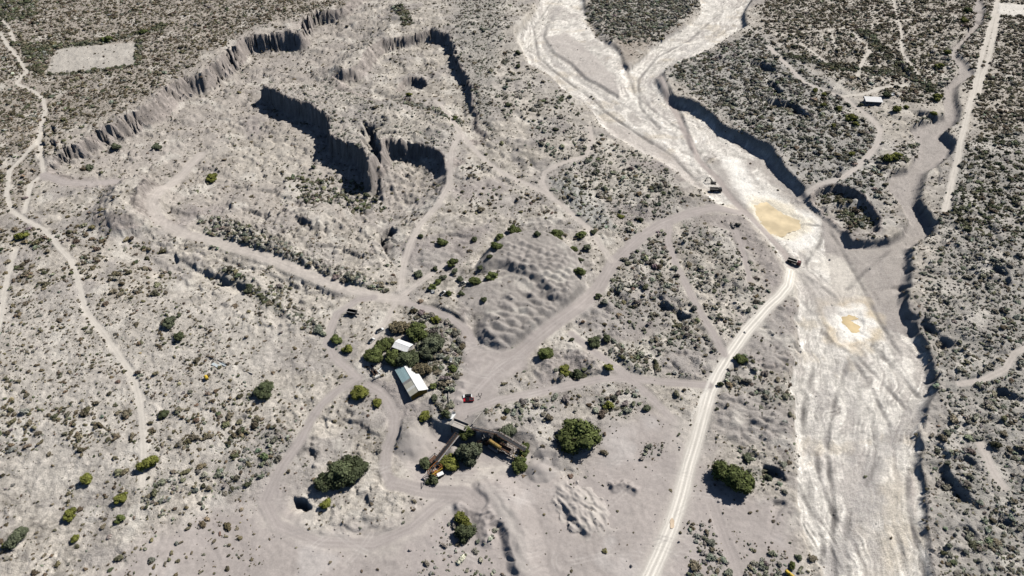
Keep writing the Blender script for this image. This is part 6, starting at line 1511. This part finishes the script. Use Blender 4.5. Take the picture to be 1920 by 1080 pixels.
B().box((0, 0, 2.2), (3.2, 2.6, 2.8), bev=.2).link('housing', DARKM, cb); B().cyl((1.0, -1.6, 2.8), (1.0, -1.3, 2.8), 1.1, n=20).link('flywheel', RUST, cb); B().cyl((1.0, 1.3, 2.8), (1.0, 1.6, 2.8), 1.1, n=20).link('flywheel', RUST, cb)
B().poly([(-1.6, -1.3, 4.6), (1.6, -1.3, 4.6), (1.6, 1.3, 4.6), (-1.6, 1.3, 4.6), (-.8, -.7, 3.5), (.8, -.7, 3.5), (.8, .7, 3.5), (-.8, .7, 3.5)], [(0, 4, 5, 1), (1, 5, 6, 2), (2, 6, 7, 3), (3, 7, 4, 0)]).link('feed_funnel', GREYM, cb)
B().box((2.4, 0, 4.2), (.9, .7, .7), bev=.08).link('motor', WHITEP, cb)
for x in (-1.3, 1.3):
    for y in (-1.1, 1.1): B().bar((x, y, -.4), (x, y, 1), .25).link('leg', RUST, cb)
def steel_frame(loc, rz, dx, dy, dz, mat, label, extra=None, name='screening_rig'):
    t = thing(name, loc, rz, label, 'machine')
    for x in (-dx, dx):
        for y in (-dy, dy): B().bar((x, y, -.4), (x, y, dz), .22).link('post', mat, t)
    for z in (dz * .5, dz):
        for y in (-dy, dy): B().bar((-dx - .1, y, z), (dx + .1, y, z), .18).link('beam', mat, t)
        for x in (-dx, dx): B().bar((x, -dy - .1, z + .01), (x, dy + .1, z + .01), .16).link('beam', mat, t)
    for y in (-dy, dy): B().bar((-dx, y, .2), (dx, y, dz * .5), .12).link('brace', mat, t)
    return t
f1 = steel_frame(GF(816, 883, 2), 0.9, 3.0, 1.6, 4.2, ORANGE, 'orange and yellow steel rig at the lower end of the rusty conveyor')
B().box((.4, 0, 3.4), (2.6, 2.2, 1.2), bev=.1).link('screen_box', ORANGE, f1); B().box((-2.2, 0, 4.6), (1.0, 2.6, .6)).link('motor', RUST, f1); B().bar((-3, -1.6, 4.3), (1.5, -3.4, 5.4), .3).link('chute', YELLOW, f1); B().bar((3.0, 1.6, 4.2), (5.0, 2.6, .2), .25).link('ladder', YELLOW, f1); B().box((2.2, .4, 4.5), (1.6, 1.2, .5)).link('guard', DARKM, f1)
f2 = steel_frame(GF(945, 842, 2), -0.55, 4.0, 1.6, 3.6, RUST, 'rusty steel rig carrying the broad conveyor'); B().box((0, 0, 2.9), (6.6, 2.4, .9)).link('screen_box', RUST, f2); B().box((2.5, 0, 3.9), (1.6, 1.8, .8), bev=.1).link('motor', GREYM, f2)
f3 = steel_frame(GF(812, 862, 2), 0.9, 2.5, 1.3, 3.0, DARKM, 'dark tangled steel rig below the rusty conveyor'); B().box((0, 0, 2.2), (4, 2, .8)).link('screen_box', RUST, f3)
f4 = steel_frame(GF(972, 860, 2), -0.7, 2.4, 1.3, 3.0, M('ochre_steel2', (.34, .25, .09), .7, 0, .3, 2), 'ochre steel rig at the outer end of the broad conveyor'); B().box((0, 0, 2.4), (4, 1.6, .5)).link('chute', GREYM, f4)
for (a, b_, lab, nm) in (((791, 918, 0.3), (809, 880, 6.5), 'long grey steel pipe leaning against the orange steel rig', 'steel_pipe'), ((845, 892, 0.3), (862, 877, 0.8), 'dark pipe lying on the flat south of the plant', 'steel_pipe')):
    A = GF(a[0], a[1], a[2]); C_ = GF(b_[0], b_[1], b_[2]); A.z += a[2]; C_.z += b_[2]
    o = B().cyl((0, 0, 0), C_ - A, .16 if nm == 'steel_pipe' else .1, n=8).link(nm, GREYM if b_[2] > 2 else DARKM); o.location = A; tag(o, lab, 'pipe')
p = G(826, 893); bx_ = thing('control_cabin', p, .5, 'small white-topped cabin beside the orange steel rig', 'cabin')
B().box((0, 0, .9), (2.6, 1.5, 1.8)).link('walls', M('brown_panel', (.14, .11, .08), .8), bx_); B().box((0, 0, 1.86), (2.9, 1.8, .12)).link('roof', WHITEP, bx_); B().box((-.3, -.77, .85), (.7, .05, 1.6)).link('door', DOORM, bx_)

# ---- other loose things
def tank(px, py, rz, L, r, mat, label, name='tank'):
    p = G(px, py); t = thing(name, p, rz, label, 'tank')
    B().cyl((-L / 2, 0, r + .5), (L / 2, 0, r + .5), r, n=18).link('shell', mat, t)
    for s_ in (-1, 1):
        B().cyl((s_ * L / 2, 0, r + .5), (s_ * (L / 2 + .25), 0, r + .5), r, r * .6, n=18).link('end_cap', mat, t)
        B().box((s_ * L * .32, 0, .25), (.3, r * 1.7, .5)).link('saddle', DARKM, t)
    B().cyl((0, 0, 2 * r + .45), (0, 0, 2 * r + .65), .28, n=12).link('hatch', mat, t)
    return t
tank(388, 711, -0.9, 2.0, .85, YELLOW, 'short yellow tank among shrubs on the western slope')
tank(1479, 1079, -0.85, 3.4, .75, YELLOW, 'long yellow tank cut by the bottom edge near the riverbed')
def crate(px, py, rz, L, Wd, H, mat, label, name='container', cat='container'):
    p = G(px, py); t = thing(name, p, rz, label, cat)
    B().box((0, 0, H / 2 + .15), (L, Wd, H), bev=.06).link('shell', mat, t)
    B().box((L / 2 + .02, 0, H / 2 + .15), (.05, Wd * .8, H * .9)).link('door', GREYM, t); B().box((0, 0, .08), (L * .9, Wd * .8, .16)).link('skid', DARKM, t)
    b = B()
    for k in range(6): b.box((-L / 2 + (k + .5) * L / 6, 0, H + .17), (.08, Wd * .96, .06))
    b.link('roof_rib', mat, t)
    return t
crate(846, 678, 1.4, 2.4, 1.6, 1.9, WHITEP, 'white box standing above the round tree at the yard edge')
crate(848, 782, 1.1, 3.6, 1.9, 2.1, WHITEP, 'white trailer box at the southwest corner of the yard', 'trailer', 'trailer')
crate(812, 549, 0.2, 1.8, 1.4, 1.6, WHITEP, 'small white box beside trees north of the pale track')
crate(1673, 179, 0.4, 2.6, 2.0, 2.0, WHITEP, 'white box in the bushes east of the small house')
p = G(412, 687)
for k, (dx, dy, rz, L, mt, lab) in enumerate(((-2, .5, -.5, 5.0, PALEBLUE, 'pale blue sheet lying flat on the western slope, lower one'), (1.2, 1.6, -.45, 4.4, PALEBLUE, 'pale blue sheet lying flat beside a dark pole'), (0.3, 2.6, -.5, 6.0, DARKM, 'dark pole lying across pale blue sheets on the western slope'))):
    q0 = Vector((p.x + dx, p.y + dy, ground_z(p.x + dx, p.y + dy) + .12 + .1 * k))
    o = B(); (o.box((0, 0, 0), (L, 1.5, .06)) if mt is PALEBLUE else o.cyl((-L / 2, 0, .1), (L / 2, 0, .1), .14, n=8))
    if mt is PALEBLUE:
        for j in range(5): o.box((0, -.6 + j * .3, .04), (L, .06, .04))
    o = o.link('roof_sheet' if mt is PALEBLUE else 'steel_pole', mt); o.location = q0; o.rotation_euler = (0, 0, rz); tag(o, lab, 'sheet' if mt is PALEBLUE else 'pole')
p = G(466, 698); o = B().box((0, 0, .2), (5.5, .9, .4), bev=.05).box((0, 0, .45), (5.5, .5, .1)).link('concrete_trough', CONC); o.location = p; o.rotation_euler = (0, 0, -.4); tag(o, 'long grey concrete trough on the pale western slope', 'trough')
# wrecked machine west of the metal shed
p = G(700, 697); wk = thing('loader_wreck', p, -0.95, 'blackened derelict loader west of the metal shed', 'wreck')
B().bar((-4, -.7, .9), (3.5, -.7, .9), .35).bar((-4, .7, .9), (3.5, .7, .9), .35).link('chassis', DARKM, wk); B().box((-2.6, 0, 1.7), (2.2, 1.6, 1.3), bev=.1).link('engine_house', DARKM, wk); B().box((-.4, 0, 2.0), (1.4, 1.5, 1.8), bev=.1).link('cab', DARKM, wk)
B().bar((0.4, -.8, 1.6), (4.0, -.8, .7), .3).bar((0.4, .8, 1.6), (4.0, .8, .7), .3).link('lift_arm', RUST, wk); B().extrude([(3.9, .1), (4.9, .15), (4.7, .9), (4.0, 1.1)], -1.3, 1.3).link('bucket', M('pale_worn_steel', (.6, .58, .55), .6), wk)
for x in (-2.8, 1.6):
    for y in (-1.0, 1.0): wheel(wk, x, y, .75, .5)
p = G(711, 699); o = B().box((0, 0, .35), (3.0, .4, .7), bev=.05).box((1.3, 1.0, .35), (.4, 2.2, .7), bev=.05).link('block_wall', WHITEP); o.location = p; o.rotation_euler = (0, 0, .9); tag(o, 'low white L-shaped block wall beside the derelict loader', 'wall')
# long low wall between the shrubs and the yard
pts = [G(845, 706), G(843.5, 725), G(841.5, 742), G(842.5, 757)]
lw2 = thing('low_wall', pts[0], 0, 'thin pale low wall between dark shrubs and the gravel yard', 'wall')
for a, b_ in zip(pts, pts[1:]): B().bar(a - pts[0] + Vector((0, 0, .35)), b_ - pts[0] + Vector((0, 0, .35)), .3, 1.1).link('wall_panel', CONC, lw2)

# ---- standing water
def water(name, pts, z, col, label):
    m, nt, bs = nodes_of('muddy_water'); bs.inputs['Roughness'].default_value = .12; bs.inputs['Specular IOR Level'].default_value = .5
    tc = nt.nodes.new('ShaderNodeTexCoord'); n = nt.nodes.new('ShaderNodeTexNoise'); n.inputs['Scale'].default_value = .12; n.inputs['Detail'].default_value = 5
    cr = nt.nodes.new('ShaderNodeValToRGB'); cr.color_ramp.elements[0].position = .35; cr.color_ramp.elements[1].position = .7
    cr.color_ramp.elements[0].color = (*[c * .85 for c in col], 1); cr.color_ramp.elements[1].color = (*[min(1, c * 1.25) for c in col], 1)
    nt.links.new(tc.outputs['Object'], n.inputs['Vector']); nt.links.new(n.outputs['Fac'], cr.inputs['Fac']); nt.links.new(cr.outputs['Color'], bs.inputs['Base Color'])
    W = np.array([unproj(a, b_, z) for a, b_ in pts]); c = W.mean(0)
    # wavering shoreline
    V = []
    n_ = len(W)
    for i in range(n_):
        for k in range(6):
            q0 = W[i] * (1 - k / 6) + W[(i + 1) % n_] * (k / 6)
            V.append(q0 + (q0 - c) / np.linalg.norm(q0 - c) * float(perlin(np.array([q0[0] / 4]), np.array([q0[1] / 4]), 33)[0]) * 2.2)
    me = bpy.data.meshes.new(name); me.from_pydata([(float(v[0]), float(v[1]), z) for v in V], [], [tuple(range(len(V)))]); me.materials.append(m)
    o = bpy.data.objects.new(name, me); COL.objects.link(o); tag(o, label, None, None, 'structure')
def wz(px, py, dz): 
    return G(px, py).z + dz
water('pond', [(1410, 386), (1438, 380), (1464, 398), (1500, 414), (1504, 430), (1478, 436), (1462, 446), (1442, 438), (1424, 416)], wz(1450, 412, .35), (.64, .53, .35), 'murky tan pond ringed by white crust in the riverbed')
water('pond', [(1572, 594), (1590, 588), (1614, 590), (1608, 600), (1596, 603), (1610, 610), (1617, 618), (1606, 626), (1592, 616), (1578, 604)], wz(1594, 606, .3), (.58, .46, .27), 'small ochre puddle inside a white crust lower in the riverbed')
water('puddle', [(976, 890), (985, 887), (993, 890), (990, 895), (980, 896)], wz(985, 891, .15), (.17, .13, .09), 'brown puddle beside the small tip heap')
water('puddle', [(1250, 914), (1256, 912), (1263, 916), (1260, 922), (1253, 919)], wz(1257, 917, .2), (.16, .14, .09), 'brown puddle on the west verge of the haul road')
water('puddle', [(1256, 980), (1260, 974), (1264, 978), (1263, 986), (1258, 990)], wz(1260, 982, .2), (.62, .50, .37), 'tan puddle in the middle of the haul road')
